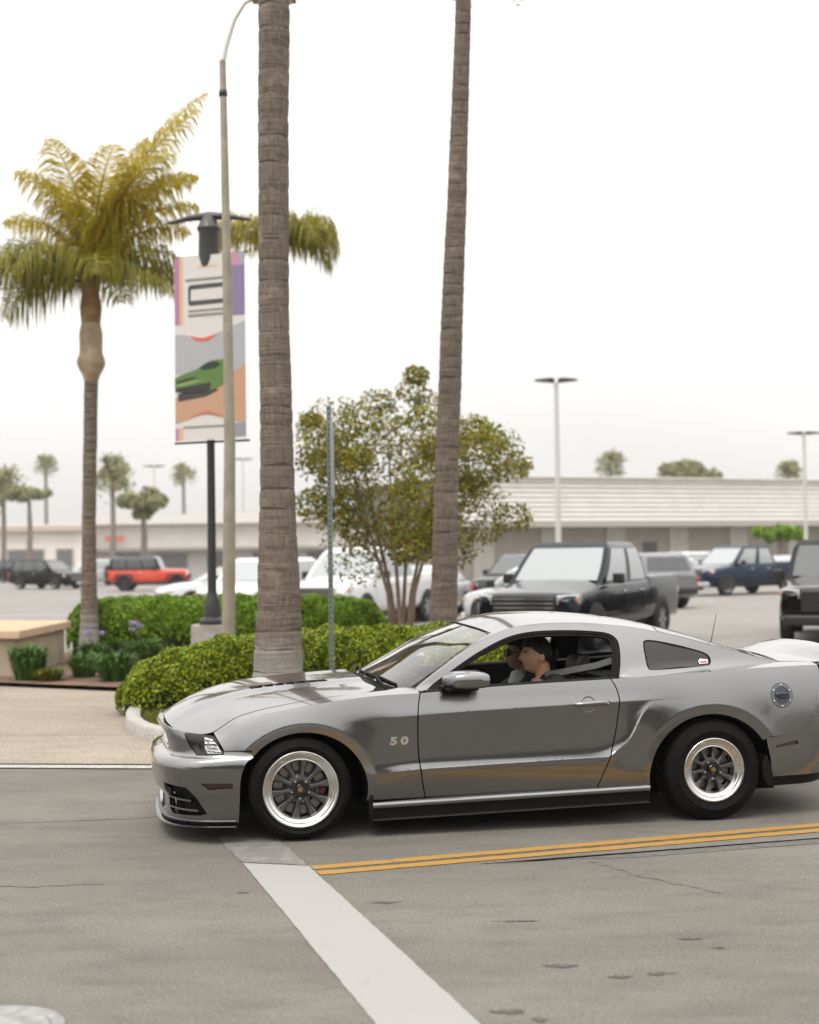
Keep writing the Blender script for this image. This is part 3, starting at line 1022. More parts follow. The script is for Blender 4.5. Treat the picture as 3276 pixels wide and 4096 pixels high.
# fuel cap, door handles, badge, sticker, antenna
def on_side(x, z, off=0.):
    return (x, -(float(Fside(x, z)) + off), z)
fo = [(3.207 + r * math.cos(a), .802 + r * math.sin(a)) for r, a in []]
cx, cz = 3.207, .802
def disc(r, n=32): return [(cx + r * math.cos(a), cz + r * math.sin(a)) for a in np.linspace(0, 2 * PI, n + 1)[:-1]]
CAPM = M('fuel_cap_alloy', (.09, .10, .12), .35, metal=.9)
fc = panel('fuel_cap', disc(.079), mapside, CAPM, car, (0, 1, 0), h=.02, mir=-1, off=-.004, depth=.02)
panel('cap_ring', disc(.079), mapside, M('cap_ring', (.17, .18, .20), .3, metal=.9), fc, (0, 1, 0), holes=[disc(.058)], h=.02, mir=-1, off=.001, depth=.006)
mb = MB()
p = on_side(cx, cz, .004)
mb.prism([(cx - .048, cz + .006), (cx - .03, cz + .022), (cx + .045, cz + .018), (cx + .05, cz - .004), (cx + .03, cz - .024), (cx - .02, cz - .022)], p[1] + .01, p[1] - .004)
mb.build('cap_grip', CAPM, fc, bevel=.006)
for k in range(6):
    a = k * PI / 3 + .5
    b = on_side(cx + .069 * math.cos(a), cz + .069 * math.sin(a), .003)
    mb = MB(); mb.ball(b, .0055, 8, 5)
    mb.build('bolt', CHROME, fc)
for mir in (-1, 1):
    mb = MB()
    pts, rad = [], []
    for t, r, o in ((0, .009, .012), (.08, .015, .026), (.3, .016, .034), (.6, .017, .034), (.9, .018, .030), (1, .012, .012)):
        x, z = 1.768 + .232 * t, .7885 + .011 * t
        pts.append((x, mir * (float(Fside(x, z)) + o), z))
        rad.append(r)
    mb.tube(pts, rad, 10)
    hdl = mb.build('door_handle', PAINT, fdoors[mir], angle=180)
    cup = [(1.868 + .050 * math.cos(a), .785 + .052 * math.sin(a)) for a in np.linspace(0, 2 * PI, 25)[:-1]]
    panel('handle_cup', cup, lambda x, z: (x, Fside(x, z) + .0025 - .010 * (1 - np.clip(((x - 1.868) ** 2 + (z - .785) ** 2) / .0027, 0, 1)), z), M('cup_paint', (.10, .10, .10), .25, metal=.8, coat=1.), hdl, (0, 1, 0), h=.015, mir=mir, depth=.004)
    mb = MB()
    mb.lathe([(.001, .002), (.008, .002), (.008, -.002)], 14, 'y', (1.983, mir * (float(Fside(1.983, .8)) + .048), .7985))
    mb.build('key_lock', CHROME, hdl)
    # quarter-window sticker and 5.0 badge
for mir in (-1, 1):
    bd = thing('badge_tmp', 'x', 'x')
    bpy.data.objects.remove(bd)
    for txt, dx, mat in (('5', -.034, CHROME), ('.', 0.001, RED), ('0', .036, CHROME)):
        me = text_mesh(txt, .066, .004, .0028)
        mx_ = (min(v.co.x for v in me.vertices) + max(v.co.x for v in me.vertices)) / 2
        my_ = (min(v.co.y for v in me.vertices) + max(v.co.y for v in me.vertices)) / 2
        for v in me.vertices:
            x, y, zz = v.co
            if txt == '.':
                x, y = (x - mx_) * .7, (y - my_) * .7 - .018
            else:
                x, y = (x - mx_) * 1.45 + y * .12, y - my_
            X, Z = .619 + (x + dx) * (1 if mir < 0 else -1), .599 + y
            v.co = (X, mir * (float(Fside(X, Z)) + .004 + zz), Z)
        o = link('badge_digit' if txt != '.' else 'badge_dot', me, mat, car)
st = [(2.69, 1.012), (2.752, 1.016), (2.757, 1.040), (2.70, 1.046), (2.685, 1.03)]
stk = panel('window_sticker', st, mapU, M('sticker_white', (.75, .75, .75), .5), car, (0, 1, 0), h=.02, mir=-1, off=.002, depth=.001)
panel('sticker_print', [(2.695, 1.018), (2.745, 1.020), (2.748, 1.030), (2.698, 1.028)], mapU, RED, stk, (0, 1, 0), h=.02, mir=-1, off=.004, depth=.001)
mb = MB()
mb.tube([(3.33, .62, 1.0), (3.395, .62, 1.28)], [.004, .002], 6)
mb.build('antenna', BLACK, car)

# ---- underbody and cabin
mb = MB()
mb.box((1.36, 0, .24), (1.72, 1.72, .22))
mb.box((1.36, 0, .20), (3.9, 1.05, .14))
mb.box((.02, 0, .30), (1.0, 1.06, .22))
mb.box((2.70, 0, .32), (1.0, 1.06, .24))
mb.box((-.58, 0, .30), (.32, 1.35, .34))
mb.box((3.36, 0, .36), (.42, 1.45, .24))
mb.box((.62, 0, .62), (.06, 1.45, .56))
mb.box((2.75, 0, .62), (.9, 1.30, .50))
mb.build('underbody', BLACK, car)  # black boxes widened to block light beneath the car
mb = MB()
rows = []
for y in np.linspace(-.72, .72, 20):
    rows.append([(.60, y, .88), (.80, y, .915 + .012 * math.cos(y * 2)), (1.00, y, .900), (1.06, y, .85), (1.05, y, .60), (.95, y, .35)])
mb.grid(rows)
mb.build('dashboard', DARKINT, car)
mb = MB()
rows = [[(x, y, .94 - .02 * abs(y)) for y in np.linspace(-.72, .72, 8)] for x in (2.75, 3.0, 3.32)]
mb.grid(rows)
mb.build('parcel_shelf', DARKINT, car)
sw = MB()
ring = []
for k in range(25):
    a = 2 * PI * k / 24
    ring.append((1.19 + .07 * math.sin(a), -.37 + .185 * math.cos(a), .80 + .17 * math.sin(a)))
sw.tube(ring, .015, 8)
sw.tube([(1.18, -.37, .80), (1.02, -.37, .74)], .03, 8)
sw.tube([(1.19, -.54, .80), (1.18, -.37, .80), (1.19, -.20, .80)], .016, 6)
sw.build('steering_wheel', LEATHER, car)
def seat(ys):
    s = MB()
    s.box((1.60, ys, .42), (.52, .50, .16))
    so = s.build('seat', LEATHER, car, bevel=.05, seg=3)
    s = MB()
    P = [(1.80, .46), (1.86, .46), (2.04, .93), (1.90, .95)]
    s.prism([(1.78, .42), (1.96, .42), (2.05, .90), (1.93, .92)], ys - .25, ys + .25)
    s.build('backrest', LEATHER, so, bevel=.05, seg=3)
    s = MB()
    s.prism([(1.905, .945), (1.99, .935), (2.025, 1.03), (2.01, 1.075), (1.955, 1.085), (1.915, 1.04)], ys - .125, ys + .125)
    s.build('headrest', LEATHER, so, bevel=.03, seg=3)
    return so
seat(-.37); seat(.37)
mb = MB()
mb.box((2.45, 0, .55), (.5, 1.1, .25))
mb.prism([(2.62, .5), (2.75, .5), (2.88, .90), (2.78, .92)], -.55, .55)
mb.build('rear_seat', LEATHER, car, bevel=.04)
mb = MB()
def ribbon(pts, w):
    o = []
    for x, y, z in pts:
        o.append([(x - w * .25, y, z + w), (x + w * .25, y, z - w)])
    mb.grid(o)
ribbon([(2.10, -.70, 1.050), (2.00, -.66, 1.015), (1.90, -.60, .992), (1.79, -.54, .966), (1.70, -.48, .945)], .020)
mb.build('seat_belt', BELTGREY, car, fix=False)

# ---- wheels
def wheel(x, side, Rt, wt, Rrim, front, steer=0.):
    yo = .905
    w_ = bpy.data.objects.new('wheel', None)
    COL.objects.link(w_)
    w_.parent = car
    w_.empty_display_size = .2
    w_.location = (x, side * yo, Rt)
    w_.rotation_euler = (0, 0, 0 if side < 0 else PI)
    # local frame: outer face towards -y
    sw_ = Rt - Rrim
    t = MB()
    prof = [(Rrim - .012, .016), (Rrim + .004, .006), (Rrim + .018, .004), (Rrim + sw_ * .30, -.010), (Rrim + sw_ * .40, -.014), (Rrim + sw_ * .44, -.010), (Rrim + sw_ * .66, -.004), (Rt - .020, .010), (Rt - .008, .022), (Rt, .040)]
    n_g = 4
    for g in range(1, n_g + 1):
        a = .04 + (wt - .08) * g / (n_g + 1)
        prof += [(Rt, a - .006), (Rt - .007, a - .004), (Rt - .007, a + .004), (Rt, a + .006)]
    prof += [(Rt, wt - .04), (Rt - .010, wt - .02), (Rt - .05, wt), (Rrim, wt - .02)]
    t.lathe(prof, 72, 'y')
    # flatten the contact patch
    t.v = [(a, b, max(c, -Rt + .006)) for a, b, c in t.v]
    ty = t.build('tyre', TYRE, w_, angle=35)
    Rc = Rrim * (.745 if front else .70)
    r = MB()
    r.lathe([(Rrim - .004, .020), (Rrim + .003, .010), (Rrim + .001, .002), (Rrim - .007, -.001), (Rrim - .014, .004), (Rrim - .020, .012), (Rrim - .026, .013), (Rrim - .029, .022), (Rrim - .036, .024), (Rc + .012, .032), (Rc + .009, .029), (Rc + .003, .030), (Rc + .001, .036), (Rc, .045), (Rc - .001, .16)], 72, 'y')
    ri = r.build('rim', ALU, w_, angle=60)
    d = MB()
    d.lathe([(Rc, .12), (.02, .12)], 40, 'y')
    d.build('rim_shade_disc', BLACK, ri)  # black disc stands in for the shade inside the rim
    b = MB()
    b.lathe([(Rc * .93, .115), (Rc * .93, .098), (Rc * .5, .098), (Rc * .48, .085), (.03, .085)], 40, 'y')
    b.build('brake_disc', STEEL, w_, angle=30)
    if front:
        c = MB()
        c.prism([(.120, .025), (.160, .03), (.160, -.05), (.120, -.045)], .09, .115)
        c.build('brake_caliper', M('caliper_red', (.11, .018, .016), .5), w_, bevel=.008)
    ns = 10
    hubr = Rc * (.44 if front else .52)
    h = MB()
    h.lathe([(Rc * .60, .082), (hubr, .055), (hubr * .85, .048), (.05, .045), (.048, .05), (0.001, .05)], 40, 'y')
    h.build('wheel_centre', WHEELBLK, w_, angle=30)
    for k in range(ns):
        a = 2 * PI * k / ns + .16
        s = MB()
        r0, r1 = hubr * .80, Rc + .004
        w0, w1 = (.021, .040) if front else (.018, .032)
        ca, sa = math.cos(a), math.sin(a)
        vs = []
        for rr, ww, y0, y1 in ((r0, w0, .046, .075), ((r0 + r1) / 2, w0 * .9, .054, .085), (r1, w1, .046, .085)):
            for wgt, yy in ((-1, y1), (-.55, y0), (.55, y0), (1, y1)):
                vs.append((rr * ca - wgt * ww * sa, yy, rr * sa + wgt * ww * ca))
        fs = []
        for i in range(2):
            for j in range(4):
                fs.append((i * 4 + j, i * 4 + (j + 1) % 4, (i + 1) * 4 + (j + 1) % 4, (i + 1) * 4 + j))
        fs += [(0, 1, 2, 3), (8, 9, 10, 11)]
        s.add(vs, fs)
        s.build('spoke', GUNMETAL, w_, smooth=False, bevel=.004)
    c = MB()
    c.lathe([(.030, .052), (.030, .030), (.024, .024), (.001, .022)], 24, 'y')
    hc = c.build('hub_cap', GLOSSBLK, w_, angle=40)
    c = MB()
    c.lathe([(.018, .026), (.016, .018), (.001, .016)], 20, 'y')
    c.build('cap_centre', M('brass', (.42, .31, .14), .3, metal=1.), hc)
    for k in range(5):
        a = 2 * PI * k / 5 + .9
        l = MB()
        l.lathe([(.010, .06), (.010, .034), (.007, .028), (.001, .027)], 8, 'y', (.057 * math.cos(a), 0, .057 * math.sin(a)))
        l.build('lug_nut', CHROME, w_, angle=50)
    return w_
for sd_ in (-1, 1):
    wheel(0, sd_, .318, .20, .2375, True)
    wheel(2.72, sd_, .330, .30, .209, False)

# ================================================================== ground
def ground_mat(name, c1, c2, c3, patch=.35, fine=420., rough=.9, bump=.25, streak=(1, 1, 1), crack=None):
    m = bpy.data.materials.new(name)
    m.use_nodes = True
    t = m.node_tree
    p = t.nodes['Principled BSDF']
    p.inputs['Roughness'].default_value = rough
    p.inputs['Specular IOR Level'].default_value = .3
    tcn = t.nodes.new('ShaderNodeTexCoord')
    mp = t.nodes.new('ShaderNodeMapping')
    mp.inputs['Scale'].default_value = streak
    t.links.new(tcn.outputs['Object'], mp.inputs['Vector'])
    def noise(sc, de, v=mp.outputs[0], ro=.6):
        n = t.nodes.new('ShaderNodeTexNoise')
        n.inputs['Scale'].default_value = sc
        n.inputs['Detail'].default_value = de
        n.inputs['Roughness'].default_value = ro
        t.links.new(v, n.inputs['Vector'])
        return n
    def mix(f, a, b, blend='MIX'):
        x = t.nodes.new('ShaderNodeMix')
        x.data_type = 'RGBA'
        x.blend_type = blend
        for s_, v in (('Factor', f), ('A', a), ('B', b)):
            if hasattr(v, 'is_linked') or hasattr(v, 'links'):
                t.links.new(v, x.inputs[s_])
            else:
                x.inputs[s_].default_value = v if s_ == 'Factor' else (*v, 1)
        return x.outputs['Result']
    def rng(v, a, b, c=0., d=1.):
        q = t.nodes.new('ShaderNodeMapRange')
        q.inputs['From Min'].default_value, q.inputs['From Max'].default_value = a, b
        q.inputs['To Min'].default_value, q.inputs['To Max'].default_value = c, d
        t.links.new(v, q.inputs['Value'])
        return q.outputs[0]
    big = noise(.45, 4)
    med = noise(3.2, 6)
    fin = noise(fine, 3, tcn.outputs['Object'], .7)
    grit = noise(fine * .35, 2, tcn.outputs['Object'], .8)
    col = mix(rng(big.outputs['Fac'], .35, .65), c1, c2)
    col = mix(rng(med.outputs['Fac'], .46, .72, 0, patch), col, c3)
    col = mix(rng(fin.outputs['Fac'], .3, .7, .62, 1.38), (0, 0, 0), col) if False else col
    k = t.nodes.new('ShaderNodeVectorMath')
    k.operation = 'SCALE'
    t.links.new(col, k.inputs[0])
    mm = t.nodes.new('ShaderNodeMath')
    mm.operation = 'MULTIPLY'
    t.links.new(rng(fin.outputs['Fac'], .3, .7, .58, 1.42), mm.inputs[0])
    t.links.new(rng(grit.outputs['Fac'], .32, .68, .62, 1.38), mm.inputs[1])
    t.links.new(mm.outputs[0], k.inputs['Scale'])
    fincol = k.outputs[0]
    if crack:
        dv = noise(2.2, 3, tcn.outputs['Object'])
        ad = t.nodes.new('ShaderNodeVectorMath')
        ad.operation = 'MULTIPLY_ADD'
        t.links.new(dv.outputs['Color'], ad.inputs[0])
        ad.inputs[1].default_value = (.5, .5, .5)
        t.links.new(tcn.outputs['Object'], ad.inputs[2])
        vo = t.nodes.new('ShaderNodeTexVoronoi')
        vo.feature = 'DISTANCE_TO_EDGE'
        vo.inputs['Scale'].default_value = crack[0]
        t.links.new(ad.outputs[0], vo.inputs['Vector'])
        gate = noise(.7, 2, tcn.outputs['Object'])
        a = rng(vo.outputs['Distance'], 0, crack[1], 1, 0)
        b = rng(gate.outputs['Fac'], .50, .58, 0, crack[2])
        m2 = t.nodes.new('ShaderNodeMath')
        m2.operation = 'MULTIPLY'
        t.links.new(a, m2.inputs[0])
        t.links.new(b, m2.inputs[1])
        fincol = mix(m2.outputs[0], fincol, tuple(c * .28 for c in c1))
    t.links.new(fincol, p.inputs['Base Color'])
    b = t.nodes.new('ShaderNodeBump')
    b.inputs['Strength'].default_value = bump
    b.inputs['Distance'].default_value = .006
    t.links.new(grit.outputs['Fac'], b.inputs['Height'])
    t.links.new(b.outputs[0], p.inputs['Normal'])
    return m

def sheet_poly(name, poly, z, mat, kind='structure', parent=None):
    mb = MB()
    mb.add([(x, y, z) for x, y in poly], [tuple(range(len(poly)))])
    o = mb.build(name, mat, parent, smooth=False, fix=False)
    if o.data.polygons[0].normal.z < 0:
        o.data.flip_normals()
    if kind: o['kind'] = kind
    return o

ASPH = ground_mat('asphalt', (.130, .120, .104), (.172, .160, .140), (.092, .085, .074), patch=.55, fine=260., crack=None, streak=(.6, 1.5, 1))
LOT = ground_mat('lot_asphalt', (.225, .212, .198), (.265, .25, .235), (.175, .165, .153), patch=.5, fine=120.)
CONC = ground_mat('driveway_concrete', (.265, .225, .183), (.31, .265, .217), (.20, .17, .14), patch=.6, fine=160., streak=(.5, 1.6, 1))
KERB = ground_mat('kerb_concrete', (.36, .345, .32), (.41, .39, .365), (.27, .255, .23), patch=.5, fine=150.)
MULCH = ground_mat('mulch', (.13, .080, .052), (.19, .125, .085), (.07, .042, .028), patch=.8, fine=60., bump=1.)
sheet_poly('ground', [(-600, -400), (600, -400), (600, 600), (-600, 600)], -.001, ASPH)
sheet_poly('parking_lot', [(-120, 26.8), (-14, 26.8), (1.6, 26.2), (1.8, 20), (3.5, 17), (60, 34), (140, 60), (140, 170), (-120, 170)], .002, LOT)

# parking stall lines
WHITE = M('white_road_paint', (.70, .70, .69), .6, var=.12, vscale=3., col2=None, bump=.15, bscale=90)
def worn_paint(name, col, under, amt=.52, sc=9.):
    m = bpy.data.materials.new(name)
    m.use_nodes = True
    t = m.node_tree
    p = t.nodes['Principled BSDF']
    p.inputs['Roughness'].default_value = .65
    tcn = t.nodes.new('ShaderNodeTexCoord')
    a = t.nodes.new('ShaderNodeTexNoise'); a.inputs['Scale'].default_value = sc; a.inputs['Detail'].default_value = 8; a.inputs['Roughness'].default_value = .7
    b = t.nodes.new('ShaderNodeTexNoise'); b.inputs['Scale'].default_value = 150; b.inputs['Detail'].default_value = 3
    t.links.new(tcn.outputs['Object'], a.inputs['Vector'])
    t.links.new(tcn.outputs['Object'], b.inputs['Vector'])
    ad = t.nodes.new('ShaderNodeMath'); ad.operation = 'MULTIPLY_ADD'; ad.inputs[1].default_value = .22
    t.links.new(b.outputs['Fac'], ad.inputs[0]); t.links.new(a.outputs['Fac'], ad.inputs[2])
    r = t.nodes.new('ShaderNodeValToRGB')
    r.color_ramp.elements[0].position = amt - .14; r.color_ramp.elements[0].color = (*under, 1)
    r.color_ramp.elements[1].position = amt; r.color_ramp.elements[1].color = (*col, 1)
    t.links.new(ad.outputs[0], r.inputs['Fac'])
    t.links.new(r.outputs['Color'], p.inputs['Base Color'])
    return m
W1 = worn_paint('stop_line_paint', (.30, .296, .286), (.19, .183, .172), .50)
W2 = worn_paint('worn_line_paint', (.24, .232, .222), (.165, .157, .145), .74)
YEL = worn_paint('yellow_paint', (.34, .185, .035), (.20, .13, .055), .56)
def quadstrip(a, b, wd):
    a, b = np.array(a, float), np.array(b, float)
    d = (b - a) / np.linalg.norm(b - a)
    n = np.array((-d[1], d[0])) * wd / 2
    return [tuple(a - n), tuple(b - n), tuple(b + n), tuple(a + n)]
# road geometry: centre line runs at 18.4 degrees, the stop bar square to it
def ragged(poly, h=.04, j=.005, seed=1):
    """paint edges are never ruler-straight"""
    rs_ = random.Random(seed)
    return [(x + rs_.uniform(-j, j), y + rs_.uniform(-j, j)) for x, y in densify(poly, h)]
YD = np.array((math.cos(R(18.6)), math.sin(R(18.6))))
for c0, c1 in (((-.02, 8.312), (-.575, 8.125)), ((-.02, 8.150), (-.53, 7.985))):
    a = np.array(c1); d = (np.array(c0) - a); d /= np.linalg.norm(d)
    e = a + YD * 26
    rag = []
    sheet_poly('lane_line', ragged(quadstrip(a, e, .095), .06, .004, 3), .003, YEL)
sheet_poly('seal_strip', quadstrip(np.array((-.45, 8.11)), np.array((-.45, 8.11)) + YD * 26, .075), .001, M('line_tar', (.075, .071, .065), .8, var=.3, vscale=20))
sheet_poly('stop_line', ragged([(-.985, 8.27), (-.60, 8.17), (.345, 5.07), (.70, 3.9), (.32, 3.78), (-.035, 5.02)], .05, .0025), .003, W1)
sheet_poly('stop_line_worn', ragged([(-1.235, 9.06), (-.845, 8.95), (-.615, 8.20), (-1.0, 8.30)], .04, .012, 2), .002, W2)
# darker repair strip beside the yellow lines
sheet_poly('road_patch', [(.35, 8.17), (.9, 8.27), (1.3, 8.30), (2.43, 8.62), (4.6, 9.3), (7, 10.1), (7, 10.28), (2.5, 8.80), (.6, 8.20)], .0012, M('patch_asphalt', (.112, .106, .097), .9, var=.2, vscale=14, bump=.2, bscale=200))
for k, (x, y, L, wv) in enumerate(((.62, 6.15, .20, .035), (.85, 5.98, .16, .03), (1.02, 6.02, .17, .03), (.36, 5.55, .2, .045), (.47, 5.45, .13, .03), (.10, 5.62, .12, .02), (1.25, 6.55, .15, .03), (1.35, 6.40, .12, .025), (-.9, 7.55, .13, .02), (-.62, 7.95, .16, .016), (.5, 6.9, .3, .02), (-.15, 7.3, .25, .02))):
    # tar spots on the road
    rs = random.Random(k)
    P = []
    for i in range(22):
        a = 2 * PI * i / 22
        r = .35 + .8 * rs.random()
        P.append((x + L * .40 * r * math.cos(a), y + wv * .8 * r * math.sin(a)))
    sheet_poly('tar_spot', P, .0025, M('tar', (.082, .077, .070), .85, var=.35, vscale=60))
# fine cracks: thin strips that wander
rs = random.Random(5)
for pts in ([(1.0, 8.18), (1.15, 7.98), (1.22, 7.80), (1.45, 7.58), (1.62, 7.34)], [(-3.4, 9.55), (-2.6, 9.62), (-1.9, 9.72), (-1.3, 9.95)], [(-3.0, 7.9), (-2.2, 7.75), (-1.6, 7.8)]):
    P = []
    for a, b in zip(pts[:-1], pts[1:]):
        for k in range(8):
            t_ = k / 8
            P.append((a[0] + (b[0] - a[0]) * t_ + rs.uniform(-.015, .015), a[1] + (b[1] - a[1]) * t_ + rs.uniform(-.02, .02)))
    L_ = [(x, y - rs.uniform(.002, .007)) for x, y in P]
    U_ = [(x, y + rs.uniform(.002, .007)) for x, y in P]
    mb = MB()
    mb.grid([[(a[0], a[1], .0015), (b[0], b[1], .0015)] for a, b in zip(L_, U_)])
    tag(mb.build('road_crack', M('crack', (.075, .07, .064), .95), smooth=False), kind='structure')

# concrete driveway apron with its gutter and joints
apron = [(-40, 14.5), (-12, 13.15), (-5, 12.50), (-3.54, 12.33), (-2.21, 12.18), (.5, 12.35), (.5, 13.3), (-2.0, 13.35), (-2.32, 13.75), (-2.72, 14.55), (-3.02, 15.45), (-3.22, 16.5), (-3.4, 17.6), (-3.9, 18.85), (-5.71, 19.85), (-12, 23.3), (-40, 30)]
sheet_poly('driveway', apron, .012, CONC)
g0 = [(-40, 14.3), (-12, 12.95), (-5, 12.30), (-3.54, 12.13), (-2.21, 11.98), (.5, 12.15)]
sheet_poly('gutter', g0 + [(x, y + .17) for x, y in g0[::-1]], .009, KERB)
sheet_poly('gutter_joint', [(x, y + .17) for x, y in g0] + [(x, y + .215) for x, y in g0[::-1]], .016, M('joint', (.11, .10, .09), .9))
def joint(a, b):
    sheet_poly('driveway_joint', quadstrip(a, b, .014), .016, M('joint2', (.20, .175, .145), .9))
joint((-9, 15.0), (-2.9, 14.2)); joint((-9, 17.6), (-3.35, 16.9)); joint((-4.6, 12.6), (-5.6, 19.5)); joint((-7.0, 12.8), (-8.3, 21))
# planting bed behind a kerb
bed = [(-3.04, 15.5), (-2.78, 14.60), (-2.42, 13.86), (-1.82, 13.42), (.4, 13.30), (3.0, 14.6), (4.0, 16.6), (2.2, 19.6), (1.9, 25.9), (-14, 26.6), (-14, 24.5), (-5.75, 19.95), (-3.85, 18.95), (-3.45, 17.4), (-3.22, 16.4)]
sheet_poly('planting_bed', bed, .06, MULCH)
def kerb(name, pts, wd=.16, hh=.14, z0=-.002):
    rows = []
    P = [np.array(p, float) for p in densify(pts, .25, False)]
    for i, p in enumerate(P):
        d = P[min(i + 1, len(P) - 1)] - P[max(i - 1, 0)]
        d /= np.linalg.norm(d)
        n = np.array((-d[1], d[0]))
        a, b = p - n * wd / 2, p + n * wd / 2
        rows.append([(a[0], a[1], z0), (a[0] + n[0] * .008, a[1] + n[1] * .008, hh - .02), (a[0] + n[0] * .025, a[1] + n[1] * .025, hh), (b[0] - n[0] * .025, b[1] - n[1] * .025, hh), (b[0], b[1], hh - .02), (b[0], b[1], z0)])
    mb = MB(); mb.grid(rows)
    return tag(mb.build(name, KERB, angle=50), kind='structure')
kerb('kerb', smooth2([(-3.30, 17.6), (-3.14, 16.9), (-3.06, 16.2), (-3.02, 15.5), (-2.82, 14.58), (-2.46, 13.82), (-1.85, 13.38), (-.6, 13.20), (.4, 13.25), (3.05, 14.5), (4.1, 16.6), (2.3, 19.6)], 4))
# painted stall lines in the lot
for k in range(9):
    x = -24 + k * 2.75
    sheet_poly('stall_line', quadstrip((x, 62), (x + 1.2, 67.5), .1), .006, WHITE)
sheet_poly('stall_line', quadstrip((-40, 46), (-4, 45), .12), .006, WHITE)
# drain cover at the lower left corner
mc = thing('manhole_cover', 'round pale steel utility cover set in the road at bottom left', 'manhole cover', (-1.60, 5.42, 0))
mb = MB(); mb.lathe([(.27, .0), (.27, .006), (.25, .008), (.225, .008), (.22, .004)], 48)
mb.build('cover_ring', M('worn_steel', (.27, .27, .265), .5, metal=.3, var=.2, vscale=12), mc, angle=40)
mb = MB(); mb.lathe([(.218, .003), (.214, .007), (.001, .0075)], 48)
mb.build('cover_plate', M('worn_steel2', (.30, .30, .30), .5, metal=.3, var=.3, vscale=14, bump=.5, bscale=60), mc, angle=40)

# ================================================================== vegetation
def leaf_mat(name, cols, rough=.5, trans=.25):
    """leaf colours vary from leaf to leaf"""
    m = bpy.data.materials.new(name)
    m.use_nodes = True
    t = m.node_tree
    t.nodes.clear()
    o = t.nodes.new('ShaderNodeOutputMaterial')
    g = t.nodes.new('ShaderNodeNewGeometry')
    r = t.nodes.new('ShaderNodeValToRGB')
    r.color_ramp.interpolation = 'LINEAR'
    els = r.color_ramp.elements
    while len(els) < len(cols): els.new(.5)
    for i, c in enumerate(cols):
        els[i].position = i / max(1, len(cols) - 1)
        els[i].color = (*c, 1)
    t.links.new(g.outputs['Random Per Island'], r.inputs['Fac'])
    p = t.nodes.new('ShaderNodeBsdfPrincipled')
    p.inputs['Roughness'].default_value = rough
    p.inputs['Specular IOR Level'].default_value = .35
    t.links.new(r.outputs['Color'], p.inputs['Base Color'])
    tr = t.nodes.new('ShaderNodeBsdfTranslucent')
    t.links.new(r.outputs['Color'], tr.inputs['Color'])
    mx = t.nodes.new('ShaderNodeMixShader')
    mx.inputs[0].default_value = trans
    t.links.new(p.outputs[0], mx.inputs[1])
    t.links.new(tr.outputs[0], mx.inputs[2])
    t.links.new(mx.outputs[0], o.inputs[0])
    return m

def leaves_mesh(name, P, N, size, rng_, aspect=.55, jit=.8):
    """one small folded diamond per point; P, N arrays"""
    n = len(P)
    P, N = np.asarray(P, float), np.asarray(N, float)
    N = N + rng_.normal(0, jit, (n, 3))
    N /= np.linalg.norm(N, axis=1, keepdims=True)
    a = rng_.normal(0, 1, (n, 3))
    a -= (a * N).sum(1, keepdims=True) * N
    a /= np.linalg.norm(a, axis=1, keepdims=True)
    b = np.cross(N, a)
    s = (np.asarray(size) * rng_.uniform(.7, 1.3, n))[:, None]
    v = np.stack([P - a * s * .5, P + b * s * aspect * .5 - N * s * .06, P + a * s * .5, P - b * s * aspect * .5 - N * s * .06], 1).reshape(-1, 3)
    me = bpy.data.meshes.new(name)
    me.vertices.add(4 * n)
    me.vertices.foreach_set('co', v.ravel())
    me.loops.add(4 * n)
    me.loops.foreach_set('vertex_index', np.arange(4 * n, dtype=np.int32))
    me.polygons.add(n)
    me.polygons.foreach_set('loop_start', np.arange(0, 4 * n, 4, dtype=np.int32))
    me.update(calc_edges=True)
    me.validate()
    return me

HEDGE_Y = leaf_mat('hedge_leaves_yellow', [(.02, .04, .003), (.10, .16, .005), (.29, .37, .008), (.15, .22, .006), (.44, .45, .010)], .5, .15)  # darkest leaf tones put in to deepen the inner shade
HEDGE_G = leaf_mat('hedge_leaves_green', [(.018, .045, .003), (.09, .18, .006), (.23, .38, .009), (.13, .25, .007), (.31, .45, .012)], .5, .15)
CORE = M('hedge_shade_core', (.012, .016, .006), .95, var=.5, vscale=12)  # near-black hull standing in for shade inside the hedge

